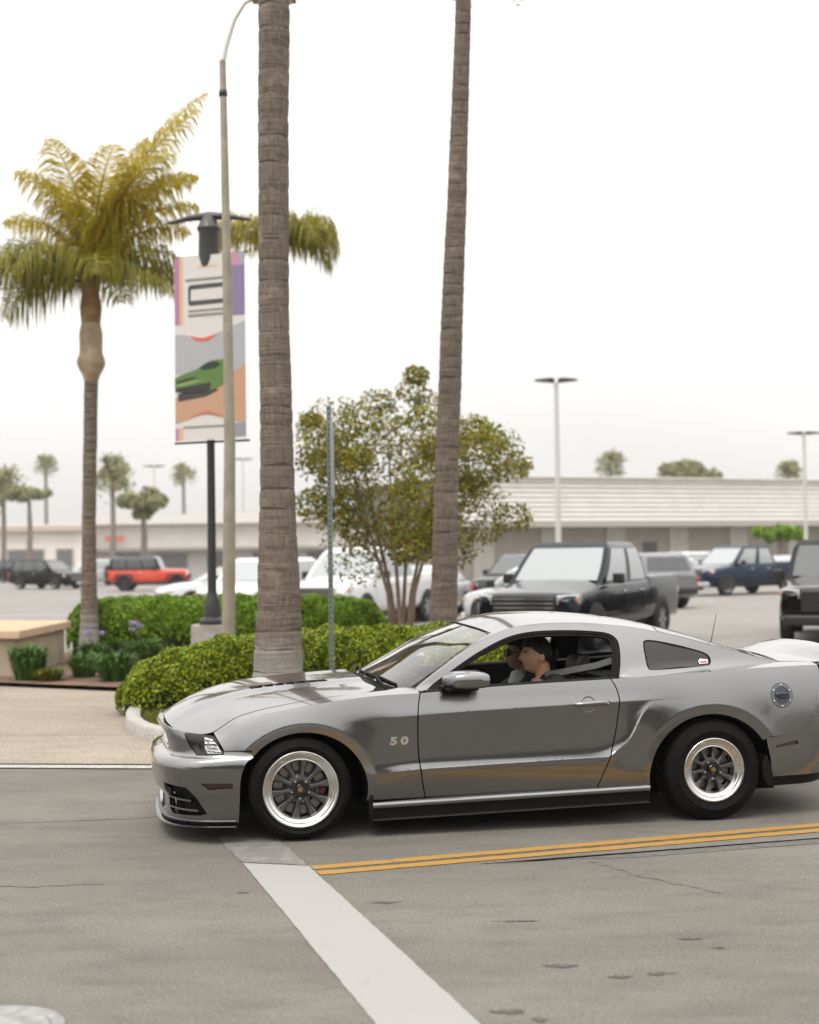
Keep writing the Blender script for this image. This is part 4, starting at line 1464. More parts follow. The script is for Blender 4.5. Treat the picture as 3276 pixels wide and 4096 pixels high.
def hedge(name, label, loc, prof, mat, n_leaf, leaf, seed, group=None, bend=0.):
    """prof: list of (x, y_front, y_back, z_top) along the run; rounded box cross-section"""
    rg = np.random.default_rng(seed)
    root = thing(name, label, 'hedge', loc, 0, group)
    xs = [p[0] for p in prof]
    yf, yb, zt = (pchip(xs, [p[k] for p in prof]) for k in (1, 2, 3))
    def surf(u, v):
        """u along the run, v 0..1 from the front foot over the top to the back foot"""
        x = xs[0] + (xs[-1] - xs[0]) * u
        f, b, z = yf(x), yb(x), zt(x)
        c, hw = (f + b) / 2, (b - f) / 2
        a = PI * (v * 1.0)
        cx_ = np.sign(np.cos(a)) * np.abs(np.cos(a)) ** .42
        sz = np.abs(np.sin(a)) ** .5
        return np.stack([x, c - hw * cx_, z * sz], -1)
    n = n_leaf
    u, v = rg.uniform(0, 1, n), rg.uniform(0, 1, n)
    v = np.where(rg.uniform(0, 1, n) < .55, rg.uniform(.0, .52, n), v)
    P = surf(u, v)
    e = 1e-3
    N = np.cross(surf(u, np.clip(v + e, 0, 1)) - P, surf(np.clip(u + e, 0, 1), v) - P)
    N /= np.maximum(np.linalg.norm(N, axis=1, keepdims=True), 1e-9)
    cen = P * 0
    cen[:, 0] = P[:, 0]; cen[:, 1] = (yf(P[:, 0]) + yb(P[:, 0])) / 2; cen[:, 2] = .3
    N *= np.where(((P - cen) * N).sum(1) < 0, -1, 1)[:, None]
    # lumpy clipped surface: clumps stand out, hollows go in
    lump = (np.sin(P[:, 0] * 5.1 + seed) * np.sin(P[:, 1] * 6.3 + P[:, 2] * 4.7) + .6 * np.sin(P[:, 0] * 13.7 + 2 * seed) * np.sin(P[:, 2] * 14.9 + P[:, 1] * 11)) * .045
    dep = np.where(np.abs(v - .5) > .2, .10, .05)
    P = P + N * (lump - np.abs(rg.normal(0, 1, n)) * dep)[:, None]
    # ends: cap
    ne = n // 9
    for ue, sg in ((0., -1), (1., 1)):
        vv = rg.uniform(0, 1, ne)
        q = surf(np.full(ne, ue), vv)
        c = np.stack([np.full(ne, xs[0] if ue == 0 else xs[-1]), (yf(q[:, 0]) + yb(q[:, 0])) / 2, zt(q[:, 0]) * .4], -1)
        r = np.sqrt(rg.uniform(0, 1, ne))[:, None]
        q = c + (q - c) * r
        q[:, 0] += sg * .10 * (1 - r[:, 0] ** 2) - np.abs(rg.normal(0, .03, ne)) * sg
        P = np.concatenate([P, q]); N = np.concatenate([N, np.tile((sg, 0, .2), (ne, 1))])
    # thin lower skirts: sparse leaves let the dark core imitate shade at the foot
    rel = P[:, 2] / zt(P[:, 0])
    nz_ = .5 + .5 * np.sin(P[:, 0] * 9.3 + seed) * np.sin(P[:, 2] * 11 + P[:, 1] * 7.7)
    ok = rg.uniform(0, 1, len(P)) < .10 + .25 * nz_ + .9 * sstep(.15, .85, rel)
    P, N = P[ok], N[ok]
    P[:, 2] = np.maximum(P[:, 2], .05)
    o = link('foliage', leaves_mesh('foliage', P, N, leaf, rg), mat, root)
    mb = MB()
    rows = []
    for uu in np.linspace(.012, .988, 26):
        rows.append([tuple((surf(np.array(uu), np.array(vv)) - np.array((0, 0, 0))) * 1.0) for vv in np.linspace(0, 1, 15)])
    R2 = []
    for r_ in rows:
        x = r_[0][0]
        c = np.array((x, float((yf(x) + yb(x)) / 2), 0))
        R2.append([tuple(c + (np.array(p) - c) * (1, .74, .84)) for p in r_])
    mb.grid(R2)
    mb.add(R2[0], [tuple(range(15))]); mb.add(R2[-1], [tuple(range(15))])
    mb.build('shade_core', CORE, root, angle=180)
    return root
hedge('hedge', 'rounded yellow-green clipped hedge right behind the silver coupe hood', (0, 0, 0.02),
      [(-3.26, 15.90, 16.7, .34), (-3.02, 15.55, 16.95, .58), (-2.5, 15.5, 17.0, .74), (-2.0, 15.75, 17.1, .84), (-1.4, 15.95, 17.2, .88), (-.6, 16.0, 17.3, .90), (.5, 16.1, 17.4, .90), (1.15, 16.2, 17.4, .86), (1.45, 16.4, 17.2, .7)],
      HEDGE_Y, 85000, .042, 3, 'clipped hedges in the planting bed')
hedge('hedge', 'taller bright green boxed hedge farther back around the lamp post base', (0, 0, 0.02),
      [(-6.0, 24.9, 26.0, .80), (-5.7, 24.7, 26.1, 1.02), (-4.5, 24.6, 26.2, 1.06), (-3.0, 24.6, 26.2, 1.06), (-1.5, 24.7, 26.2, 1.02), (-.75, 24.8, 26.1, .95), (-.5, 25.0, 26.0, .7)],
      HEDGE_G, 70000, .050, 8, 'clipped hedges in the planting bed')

# ---- palm trunks with ring scars
def bark_mat(name, dark, light, foot, zf):
    """ringed palm bark: fibrous up the trunk, blotchy, weathering to grey at the foot"""
    m = bpy.data.materials.new(name)
    m.use_nodes = True
    t = m.node_tree
    p = t.nodes['Principled BSDF']
    p.inputs['Roughness'].default_value = .9
    p.inputs['Specular IOR Level'].default_value = .2
    tcn = t.nodes.new('ShaderNodeTexCoord')
    def nz_(sc, de, scale):
        mp_ = t.nodes.new('ShaderNodeMapping')
        mp_.inputs['Scale'].default_value = scale
        t.links.new(tcn.outputs['Object'], mp_.inputs['Vector'])
        n = t.nodes.new('ShaderNodeTexNoise')
        n.inputs['Scale'].default_value = sc
        n.inputs['Detail'].default_value = de
        n.inputs['Roughness'].default_value = .65
        t.links.new(mp_.outputs[0], n.inputs['Vector'])
        return n.outputs['Fac']
    def ramp(v, a_, b_):
        q = t.nodes.new('ShaderNodeMapRange')
        q.inputs['From Min'].default_value, q.inputs['From Max'].default_value = a_, b_
        t.links.new(v, q.inputs['Value'])
        return q.outputs[0]
    def mix_(f, a_, b_):
        x = t.nodes.new('ShaderNodeMix')
        x.data_type = 'RGBA'
        t.links.new(f, x.inputs['Factor'])
        for k_, v in (('A', a_), ('B', b_)):
            if isinstance(v, tuple): x.inputs[k_].default_value = (*v, 1)
            else: t.links.new(v, x.inputs[k_])
        return x.outputs['Result']
    fib = nz_(9., 6, (6, 6, .7))
    blo = nz_(2.2, 5, (1, 1, 1.6))
    hor = nz_(5., 6, (.6, .6, 9))
    c = mix_(ramp(fib, .35, .68), dark, light)
    c = mix_(ramp(hor, .52, .70), c, tuple(v * .55 for v in dark))
    c = mix_(ramp(blo, .55, .75), c, tuple(v * 1.25 for v in light))
    sp_ = t.nodes.new('ShaderNodeSeparateXYZ')
    t.links.new(tcn.outputs['Object'], sp_.inputs[0])
    ad = t.nodes.new('ShaderNodeMath'); ad.operation = 'MULTIPLY_ADD'; ad.inputs[1].default_value = .9
    t.links.new(blo, ad.inputs[0]); t.links.new(sp_.outputs['Z'], ad.inputs[2])
    gr = t.nodes.new('ShaderNodeMapRange')
    gr.inputs['From Min'].default_value, gr.inputs['From Max'].default_value = zf + .20, zf + .62
    gr.inputs['To Min'].default_value, gr.inputs['To Max'].default_value = 1., 0.
    t.links.new(ad.outputs[0], gr.inputs['Value'])
    c = mix_(gr.outputs[0], c, mix_(ramp(fib, .3, .7), tuple(v * .8 for v in foot), foot))
    t.links.new(c, p.inputs['Base Color'])
    b_ = t.nodes.new('ShaderNodeBump')
    b_.inputs['Strength'].default_value = .8
    b_.inputs['Distance'].default_value = .02
    s2 = t.nodes.new('ShaderNodeMath'); s2.operation = 'ADD'
    t.links.new(fib, s2.inputs[0]); t.links.new(hor, s2.inputs[1])
    t.links.new(s2.outputs[0], b_.inputs['Height'])
    t.links.new(b_.outputs[0], p.inputs['Normal'])
    return m
BARK = bark_mat('palm_bark', (.125, .098, .076), (.235, .195, .160), (.34, .325, .305), .75)
RINGM = M('ring_scar_bark', (.060, .046, .036), .95, var=.3, vscale=9)
def palm_trunk(root, path, rads, ring_gap, seed, z_foot=0., rings=True):
    rg = random.Random(seed)
    cv = curve3(path)
    tot = sum(math.dist(a, b) for a, b in zip(path[:-1], path[1:]))
    rf = pchip(np.linspace(0, 1, len(rads)), rads)
    us = []
    u = ring_gap / tot * .6
    while u < .995:
        us.append(u)
        u += ring_gap / tot * rg.uniform(.75, 1.25)
    def at(u):
        p = cv(u)
        return np.array(p), float(rf(u))
    n = 22
    rows_foot, rows = [], []
    levels = sorted(set([0.] + [k / 120 for k in range(121)] + [x + d for x in us for d in (-.018 / tot * 2, 0., .03 / tot * 2) if 0 < x + d < 1]))
    for u in levels:
        p, r = at(u)
        k = 0.
        for x in us:
            d = (u - x) * tot
            k = max(k, math.exp(-(d / .03) ** 2))
            if d > 0: r *= 1 - .0
        sw = 1
        # each segment swells a little towards the ring above it
        nxt = [x for x in us if x > u]
        prv = [x for x in us if x <= u]
        ph = (u - (prv[-1] if prv else 0)) / max(1e-6, (nxt[0] if nxt else 1) - (prv[-1] if prv else 0))
        r = r * (1 + .020 * (ph - .5) - .035 * k) * (1 + .010 * math.sin(u * 211 + seed))
        ring = []
        for j in range(n + 1):
            a = 2 * PI * (j % n) / n
            rr = r * (1 + .018 * math.sin(3 * a + u * 31 + seed) + .012 * math.sin(7 * a + u * 57))
            ring.append((p[0] + rr * math.cos(a), p[1] + rr * math.sin(a), p[2]))
        rows.append(ring)
    mb = MB(); mb.grid(rows)
    tr = mb.build('trunk', BARK, root, angle=70)
    if rows_foot:
        mb = MB(); mb.grid(rows_foot + [rows[0]])
        mb.build('trunk_foot', BARK, root, angle=70)
    if rings:
        for x in us:
            p, r = at(x)
            th = rg.uniform(.006, .014) if rg.random() < .45 else rg.uniform(.018, .040)
            tilt = rg.uniform(-.10, .10)
            ph = rg.uniform(0, 6.28)
            rr = []
            for dz, k in ((-th, .975), (-th * .4, 1.004), (th * .5, 1.002), (th, .975)):
                ring = []
                for j in range(n + 1):
                    a = 2 * PI * (j % n) / n
                    w_ = 1 + .018 * math.sin(3 * a + x * 31 + seed) + .012 * math.sin(7 * a + x * 57)
                    ring.append((p[0] + r * .968 * k * w_ * math.cos(a), p[1] + r * .968 * k * w_ * math.sin(a), p[2] + dz * (.55 + .45 * math.sin(a * 2 + ph * 3)) + tilt * r * math.sin(a + ph) + .006 * math.sin(5 * a + ph)))
                rr.append(ring)
            mb = MB(); mb.grid(rr)
            mb.build('ring_scar', RINGM, tr)
    return tr

FROND_Y = leaf_mat('frond_yellow', [(.27, .225, .003), (.49, .375, .004), (.36, .305, .005), (.60, .44, .006)], .55, .5)
FROND_G = leaf_mat('frond_green', [(.11, .12, .008), (.21, .20, .010), (.31, .27, .012), (.16, .165, .010)], .5, .4)
RACHIS = M('frond_stem', (.20, .16, .05), .6)
PETI = M('frond_base_bark', (.20, .115, .05), .75, col2=(.30, .19, .09), vscale=5.)
def frond(root, base, az, el, L, droop, mat, seed, leaf=.55, dens=46, side_droop=.6, curl=0.):
    """one feather frond: arching stem with hanging leaflets on both sides"""
    rg = random.Random(seed)
    p = Vector(base)
    pts = [p.copy()]
    e = el
    a = az
    nseg = 14
    for i in range(nseg):
        d = Vector((math.cos(a) * math.cos(e), math.sin(a) * math.cos(e), math.sin(e)))
        p = p + d * L / nseg
        pts.append(p.copy())
        e -= droop / nseg * (0.4 + 1.2 * i / nseg)
        a += curl / nseg
    mb = MB()
    mb.tube(pts, [max(.003, .028 * (1 - i / nseg) ** .8) for i in range(nseg + 1)], 6)
    fr = mb.build('frond', RACHIS, root)
    vs, fs = [], []
    for k in range(dens):
        t = .10 + .90 * k / (dens - 1)
        f = t * nseg
        i = min(int(f), nseg - 1)
        q = pts[i].lerp(pts[i + 1], f - i)
        tan = (pts[i + 1] - pts[i]).normalized()
        sidev = tan.cross(Vector((0, 0, 1)))
        if sidev.length < .05: sidev = Vector((-math.sin(az), math.cos(az), 0))
        sidev.normalize()
        ll = leaf * (math.sin(PI * min(1, .12 + t * .92)) ** .6) * rg.uniform(.75, 1.1)
        for sg in (-1, 1):
            d = (sidev * sg * rg.uniform(.8, 1.1) + tan * rg.uniform(.35, .7) + Vector((0, 0, rg.uniform(-.25, .35)))).normalized()
            w_ = .012
            x0 = q
            x1 = q + d * ll * .5
            d2 = (d + Vector((0, 0, -side_droop * rg.uniform(.8, 1.5)))).normalized()
            x2 = x1 + d2 * ll * .35
            d3 = (d2 + Vector((0, 0, -side_droop * 1.3))).normalized()
            x3 = x2 + d3 * ll * .3
            wv = tan.cross(d).normalized().cross(d).normalized() * w_
            n = len(vs)
            vs += [x0 - wv * .5, x0 + wv * .5, x1 + wv, x1 - wv, x2 + wv * .7, x2 - wv * .7, x3]
            fs += [(n, n + 1, n + 2, n + 3), (n + 3, n + 2, n + 4, n + 5), (n + 5, n + 4, n + 6)]
    me = bpy.data.meshes.new('leaflets')
    me.from_pydata([tuple(v) for v in vs], [], fs)
    me.update()
    tag(link('leaflets', me, mat, fr), kind='stuff')
    return fr

# the two bare trunks whose crowns are above the picture
p1 = thing('palm_tree', 'thick ringed palm trunk rising out of frame just behind the coupe hood', 'palm tree', (-1.42, 15.15, .05), 0, 'palms in the planting bed')
palm_trunk(p1, [(0, 0, -.05), (.01, 0, .5), (.02, 0, 2), (.0, 0, 4.5), (.03, 0, 7.5), (.06, .02, 10.3)], [.30, .225, .178, .166, .165, .17, .175, .16], .245, 4, .78)
p2 = thing('palm_tree', 'slimmer leaning palm trunk in front of the leafy tree', 'palm tree', (.40, 19.0, .05), 0, 'palms in the planting bed')
palm_trunk(p2, [(0, 0, -.05), (.03, 0, .7), (.09, 0, 2.5), (.19, 0, 4.6), (.34, .02, 7.5), (.50, .05, 11.2)], [.22, .175, .160, .150, .135, .118, .105, .095], .17, 9, .55)
for root, x, y, z, sd0 in ((p1, .06, .02, 10.2, 50), (p2, .50, .05, 11.1, 80)):
    for k in range(14):
        frond(root, (x, y, z), k * 2.4 + .3, .95 - (k % 4) * .3, 3.0, 1.5, FROND_G, sd0 + k, dens=34)

# queen palm on the left with its crown in view
p3 = thing('palm_tree', 'feathery yellow-green palm at left with swollen collar below its crown', 'palm tree', (-5.52, 24.5, .05), 0, 'palms in the planting bed')
palm_trunk(p3, [(0, 0, -.05), (0, 0, 1.5), (.06, 0, 4.9)], [.20, .15, .130, .120, .118, .118, .122], .12, 14, .65)
mb = MB()
mb.lathe([(.12, 4.78), (.15, 4.88), (.215, 5.0), (.245, 5.09), (.235, 5.16), (.195, 5.26), (.195, 5.45), (.20, 5.6), (.175, 5.72), (.16, 5.8)], 20, 'z', (.06, 0, 0))
mb.build('trunk_collar', M('collar_bark', (.28, .20, .13), .8, col2=(.40, .31, .22), vscale=6., bump=.4, bscale=20), p3, angle=180)
mb = MB()
mb.lathe([(.16, 5.75), (.175, 5.9), (.19, 6.05), (.15, 6.3), (.14, 6.5), (.11, 6.9), (.07, 7.4)], 18, 'z', (.06, 0, 0))
mb.build('crown_shaft', PETI, p3, angle=180)
cb = (.07, 0, 6.45)
specs = [  # azimuth, elevation, length, droop, material, leaflet length
    # young fronds: a dense arching tuft, two spires leaning right
    (.05, 1.30, 4.2, .85, FROND_Y, .8), (-.25, 1.26, 3.8, .95, FROND_Y, .85),
    (.35, 1.22, 3.1, 1.5, FROND_Y, .9), (-.5, 1.25, 3.0, 1.5, FROND_Y, .9), (.9, 1.3, 2.9, 1.5, FROND_Y, .9), (-1.1, 1.3, 2.9, 1.5, FROND_Y, .9), (1.7, 1.38, 2.9, 1.3, FROND_Y, .9), (-1.9, 1.38, 2.8, 1.3, FROND_Y, .9),
    (.0, 1.05, 2.6, 1.6, FROND_Y, .85), (.5, 1.0, 2.4, 1.7, FROND_Y, .85), (2.6, 1.40, 2.6, 1.4, FROND_Y, .85), (3.6, 1.36, 2.5, 1.5, FROND_Y, .85), (3.1, 1.15, 2.2, 1.9, FROND_Y, .8), (.2, 1.42, 3.0, .9, FROND_Y, .85), (-.1, 1.15, 2.9, 1.4, FROND_Y, .9),
    # outer fronds arching over and hanging
    (3.15, 1.0, 2.6, 2.4, FROND_G, .9), (2.8, .75, 2.6, 2.1, FROND_G, .95), (3.5, .55, 2.6, 1.8, FROND_G, .95), (3.0, .25, 2.2, 1.6, FROND_G, .95), (3.9, .85, 2.3, 2.5, FROND_G, .85), (3.2, .7, 1.8, 2.7, FROND_G, .9),
    (.0, .85, 2.4, 2.0, FROND_G, .8), (.25, .5, 2.5, 1.5, FROND_G, .8), (-.4, .4, 2.1, 1.6, FROND_G, .8), (.7, .95, 2.3, 2.3, FROND_G, .8), (5.0, .75, 2.0, 2.3, FROND_G, .8), (1.4, .75, 2.1, 2.3, FROND_G, .8)]
for k, (az, el, L, dr, mt, lf) in enumerate(specs):
    if mt is FROND_G: L *= .86; dr *= 1.1
    elif L < 3.5: el = min(1.5, el + .08)
    frond(p3, cb, az, el, L, dr, mt, 200 + k, leaf=lf, dens=78 if el < 1.0 else 104, side_droop=1.9 if el < 1.0 else 1.0)

# palm hidden behind the thick trunk, its fronds show on both sides
p4 = thing('palm_tree', 'palm crown drooping on both sides behind the thick palm trunk', 'palm tree', (-2.48, 27.6, .0), 0, 'palms in the planting bed')
palm_trunk(p4, [(0, 0, -.05), (.02, 0, 3), (.06, 0, 7.9)], [.17, .14, .12, .11, .10], .14, 21, .3, rings=False)
for k, (az, el, L, dr) in enumerate([(.1, .95, 1.9, 3.2), (.45, .75, 1.8, 3.0), (-.35, 1.05, 1.9, 3.2), (3.1, 1.0, 2.1, 2.2), (2.8, .75, 2.2, 1.9), (3.5, .8, 2.0, 2.3), (1.5, 1.0, 1.8, 2.4), (4.7, 1.0, 1.8, 2.4), (2.2, 1.2, 2.0, 2.0), (.8, 1.2, 1.8, 2.8), (5.4, .9, 1.8, 2.8), (0., .5, 1.5, 2.6), (3.2, .45, 2.0, 1.6), (.2, 1.3, 1.9, 3.0)]):
    frond(p4, (.06, 0, 7.75), az, el, L * .86, dr * 1.1, FROND_G if k % 3 else FROND_Y, 400 + k, leaf=.8, dens=54, side_droop=2.0)

# ---- leafy multi-stemmed tree
def blob_leaves(rg, centres, n, sx):
    c = centres[rg.integers(0, len(centres), n)]
    d = rg.normal(0, 1, (n, 3))
    d /= np.linalg.norm(d, axis=1, keepdims=True)
    r = rg.uniform(.25, 1, n)[:, None] ** .5
    return c[:, :3] + d * r * c[:, 3:4] * sx, d
MYR = leaf_mat('myrtle_leaves', [(.04, .055, .005), (.13, .16, .008), (.25, .25, .010), (.16, .19, .008), (.32, .19, .016), (.34, .33, .012)], .45, .3)
STEMB = M('tree_stem_bark', (.15, .11, .075), .8, col2=(.22, .165, .115), vscale=7.)
tr = thing('broadleaf_tree', 'small multi-stemmed tree with bronze-green leaves between the palms and pickup', 'tree', (-.15, 23.0, .05))
rg = np.random.default_rng(12)
rr = random.Random(12)
tips = []
mb = MB()
for k in range(6):
    a = k * 1.05 + .3
    b0 = Vector((.10 * math.cos(a), .10 * math.sin(a), 0))
    b1 = Vector((.22 * math.cos(a), .22 * math.sin(a), 1.1))
    b2 = Vector((.55 * math.cos(a), .5 * math.sin(a), 2.2))
    b3 = Vector((.85 * math.cos(a), .7 * math.sin(a), 3.2 + .6 * rr.random()))
    s_ = MB()
    s_.tube([b0, b0.lerp(b1, .5) + Vector((rr.uniform(-.03, .03), rr.uniform(-.03, .03), 0)), b1, b2, b3], [.045, .039, .032, .022, .010], 8)
    for j in range(7):
        t = .35 + .65 * j / 6
        q = b1.lerp(b2, t) if j % 2 else b2.lerp(b3, t)
        aa = a + rr.uniform(-1.3, 1.3)
        e = q + Vector((math.cos(aa) * rr.uniform(.5, 1.0), math.sin(aa) * rr.uniform(.4, .9), rr.uniform(-.1, .7)))
        s_.tube([q, q.lerp(e, .5) + Vector((0, 0, .06)), e], [.018, .012, .005], 5)
        tips.append((e.x, e.y, e.z))
    tips.append((b3.x, b3.y, b3.z))
    s_.build('trunk_stem', STEMB, tr)
cen = [(x, y, z, rg.uniform(.20, .38)) for x, y, z in tips]
# silhouette clumps measured from the picture (metres, about the stem)
for x, z, r in ((-1.35, 3.75, .22), (-1.30, 3.30, .25), (-1.2, 2.75, .22), (-.95, 2.35, .25), (-.6, 3.9, .25), (-.35, 4.25, .2), (.25, 4.40, .2), (.28, 4.62, .14), (.55, 4.1, .25), (1.25, 3.75, .2), (1.55, 3.55, .18), (1.75, 3.1, .25), (1.45, 2.55, .25), (1.85, 2.3, .22), (1.35, 2.1, .22), (-.4, 1.95, .28), (.1, 2.1, .3), (-.75, 2.9, .35), (-.2, 3.3, .35), (.35, 2.9, .35), (.7, 3.4, .35), (.95, 2.7, .3), (-.25, 2.5, .3), (.6, 2.3, .3), (-1.45, 3.95, .12), (.05, 1.75, .2)):
    cen.append((x, rg.uniform(-.5, .5), z, r * 1.1))
P, N = blob_leaves(rg, np.array(cen), 23000, np.array((1.50, 1.35, 1.08)))
link('crown', leaves_mesh('crown', P, N * .5 + np.array((0, 0, .6)), .078, rg, .5), MYR, tr)

# ---- small bedding plants
def tuft(name, label, loc, r, hgt, n, mat, seed, group, flowers=None, cat='plant'):
    rg = random.Random(seed)
    root = thing(name, label, cat, loc, 0, group)
    vs, fs = [], []
    for k in range(n):
        a = rg.uniform(0, 6.28)
        ln = hgt * rg.uniform(.6, 1.15)
        out_ = r * rg.uniform(.3, 1.1)
        q0 = r * rg.uniform(0, .6)
        b = Vector((math.cos(a) * q0, math.sin(a) * q0, 0))
        m1 = b + Vector((math.cos(a) * out_ * .45, math.sin(a) * out_ * .45, ln * .75))
        e = b + Vector((math.cos(a) * out_, math.sin(a) * out_, ln * rg.uniform(.55, 1.)))
        wv = Vector((-math.sin(a), math.cos(a), 0)) * rg.uniform(.010, .020)
        i = len(vs)
        vs += [b - wv * .6, b + wv * .6, m1 + wv, m1 - wv, e]
        fs += [(i, i + 1, i + 2, i + 3), (i + 3, i + 2, i + 4)]
    me = bpy.data.meshes.new('foliage')
    me.from_pydata([tuple(v) for v in vs], [], fs)
    link('foliage', me, mat, root)
    for k in range(flowers or 0):
        a = rg.uniform(0, 6.28)
        t = Vector((math.cos(a) * r * .5, math.sin(a) * r * .4, hgt * rg.uniform(1.25, 1.6)))
        mb = MB(); mb.tube([(0, 0, .02), t * .6 + Vector((0, 0, .1)), t], .006, 5)
        stl = mb.build('flower_stem', MATS.get('stem_green') or M('stem_green', (.07, .12, .03), .6), root)
        rn = np.random.default_rng(seed * 31 + k)
        d = rn.normal(0, 1, (60, 3)); d /= np.linalg.norm(d, axis=1, keepdims=True)
        link('flower_head', leaves_mesh('flower', np.array(t) + d * np.array((.06, .06, .035)), d, .03, rn, .6, .3), LILAC, stl)
    return root
LILAC = leaf_mat('lilac_petals', [(.30, .20, .42), (.42, .30, .55), (.50, .40, .60)], .6, .3)
TUFT = leaf_mat('strap_leaves', [(.035, .085, .010), (.06, .14, .015), (.09, .18, .02)], .45, .3)
TUFTY = leaf_mat('strap_leaves_yellow', [(.08, .13, .012), (.15, .19, .02), (.18, .15, .03)], .45, .3)
tuft('strappy_plant', 'bushy green plant at the foot of the tan planter wall', (-5.45, 20.35, .04), .30, .55, 420, TUFT, 1, 'bedding plants by the driveway')
tuft('strappy_plant', 'low yellowish plant right of the bushy plant by the wall', (-5.12, 20.15, .04), .25, .22, 220, TUFTY, 2, 'bedding plants by the driveway')
tuft('strappy_plant', 'green plant at the foot of the left palm', (-4.75, 20.7, .05), .26, .36, 320, TUFT, 3, 'bedding plants by the driveway')
tuft('strappy_plant', 'green plant between the left palm and the yellow hedge', (-4.15, 20.0, .05), .32, .42, 420, TUFT, 4, 'bedding plants by the driveway')
tuft('flowering_plant', 'plant with lilac flower heads in front of the green hedge', (-4.35, 23.2, .05), .35, .42, 380, TUFT, 5, 'bedding plants by the driveway', 4)
tuft('flowering_plant', 'plant with lilac flower heads beside the left palm trunk', (-5.25, 23.6, .05), .28, .36, 260, TUFT, 6, 'bedding plants by the driveway', 3)
# turf strip behind the kerb
rg = np.random.default_rng(77)
n = 16000
gx, gy = rg.uniform(-3.0, .8, n), rg.uniform(13.4, 15.9, n)
ok = inpoly(np.stack([gx, gy], 1), [(-2.98, 15.6), (-2.72, 14.68), (-2.38, 13.95), (-1.8, 13.52), (.7, 13.45), (.8, 15.8), (-2.9, 15.9)])
gx, gy = gx[ok], gy[ok]
n = len(gx)
a = rg.uniform(0, 6.28, n)
hgt = rg.uniform(.05, .11, n)
bx = np.stack([gx, gy, np.full(n, .058)], 1)
wv = np.stack([np.cos(a), np.sin(a), 0 * a], 1) * .006
tp = bx + np.stack([rg.normal(0, .025, n), rg.normal(0, .025, n), hgt], 1)
V = np.stack([bx - wv, bx + wv, tp], 1).reshape(-1, 3)
me = bpy.data.meshes.new('turf')
me.from_pydata(V.tolist(), [], np.arange(3 * n).reshape(-1, 3).tolist())
tf = link('turf', me, leaf_mat('turf_blades', [(.10, .13, .015), (.17, .18, .02), (.13, .16, .02)], .6, .3))
tag(tf, 'short green turf strip behind the kerb', 'grass', kind='stuff')

# ---- far palms and trees above the roofs
FARG = leaf_mat('far_foliage', [(.20, .21, .11), (.29, .30, .15), (.37, .36, .19)], .7, .2)  # leaf colours paled to imitate distance haze
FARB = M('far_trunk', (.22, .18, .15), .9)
def far_palm(x, y, h, r, label, seed):
    root = thing('palm_tree', label, 'palm tree', (x, y, 0), 0, 'far palms beyond the buildings')
    mb = MB(); mb.tube([(0, 0, 0), (.1, 0, h * .5), (.05, 0, h)], [.28, .2, .18], 8)
    mb.build('trunk', FARB, root)
    rg = np.random.default_rng(seed)
    P, N = [], []
    for k in range(42):
        az = rg.uniform(0, 6.28); el = rg.uniform(-.9, 1.3)
        d = np.array((math.cos(az) * math.cos(el), math.sin(az) * math.cos(el), math.sin(el)))
        t = rg.uniform(.25, 1, 26)[:, None]
        P.append(np.array((.05, 0, h)) + d * t * r + np.array((0, 0, -1)) * (t ** 2.2) * r * .45 + rg.normal(0, .10 * r, (26, 3)))
        N.append(np.tile(d, (26, 1)))
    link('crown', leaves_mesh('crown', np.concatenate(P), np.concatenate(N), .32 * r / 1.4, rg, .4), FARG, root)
def far_tree(x, y, z0, rx, rz, label, seed, n=2600, leaf=.4, mat=None, group='far trees beyond the lot'):
    root = thing('broadleaf_tree', label, 'tree', (x, y, 0), 0, group)
    mb = MB(); mb.tube([(0, 0, 0), (.1, 0, z0 * .6), (0, 0, z0)], [.3, .22, .12], 8)
    mb.build('trunk', FARB, root)
    rg = np.random.default_rng(seed)
    cs = []
    for k in range(16):
        a = rg.uniform(0, 6.28); q = rg.uniform(0, 1) ** .5
        cs.append((math.cos(a) * q * rx * .8, math.sin(a) * q * rx * .8, z0 + rg.uniform(-.7, .75) * rz * (1.05 - q * .6), rx * rg.uniform(.18, .34)))
    P, N = blob_leaves(rg, np.array(cs), n, np.array((1, 1, .75)))
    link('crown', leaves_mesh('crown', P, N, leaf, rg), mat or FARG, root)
def fx(u, Y): return (u - 862.) / 3000. * Y
def fz(v, Y, u=862.): return 1.766 + (1168. - .0128 * (u - 862.) - v) / 3000. * Y
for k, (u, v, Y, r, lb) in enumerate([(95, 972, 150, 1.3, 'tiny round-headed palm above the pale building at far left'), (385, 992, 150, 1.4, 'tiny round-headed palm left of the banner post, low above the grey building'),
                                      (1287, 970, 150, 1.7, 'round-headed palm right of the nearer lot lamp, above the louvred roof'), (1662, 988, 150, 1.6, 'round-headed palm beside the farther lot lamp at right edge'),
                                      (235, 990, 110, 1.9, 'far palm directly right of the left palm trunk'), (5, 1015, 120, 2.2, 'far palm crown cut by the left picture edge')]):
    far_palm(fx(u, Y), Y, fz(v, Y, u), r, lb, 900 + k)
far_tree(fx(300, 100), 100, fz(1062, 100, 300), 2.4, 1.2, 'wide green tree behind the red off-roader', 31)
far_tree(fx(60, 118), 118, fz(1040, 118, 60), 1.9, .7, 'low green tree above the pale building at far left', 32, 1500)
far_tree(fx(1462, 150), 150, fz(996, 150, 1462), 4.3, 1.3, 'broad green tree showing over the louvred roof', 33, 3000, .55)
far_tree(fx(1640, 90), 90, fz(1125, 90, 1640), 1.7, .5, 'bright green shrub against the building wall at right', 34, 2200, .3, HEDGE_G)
far_tree(fx(1085, 130), 130, fz(985, 130, 1085), 1.9, 1.0, 'dull green tree behind the right side of the leafy tree', 35, 1200)

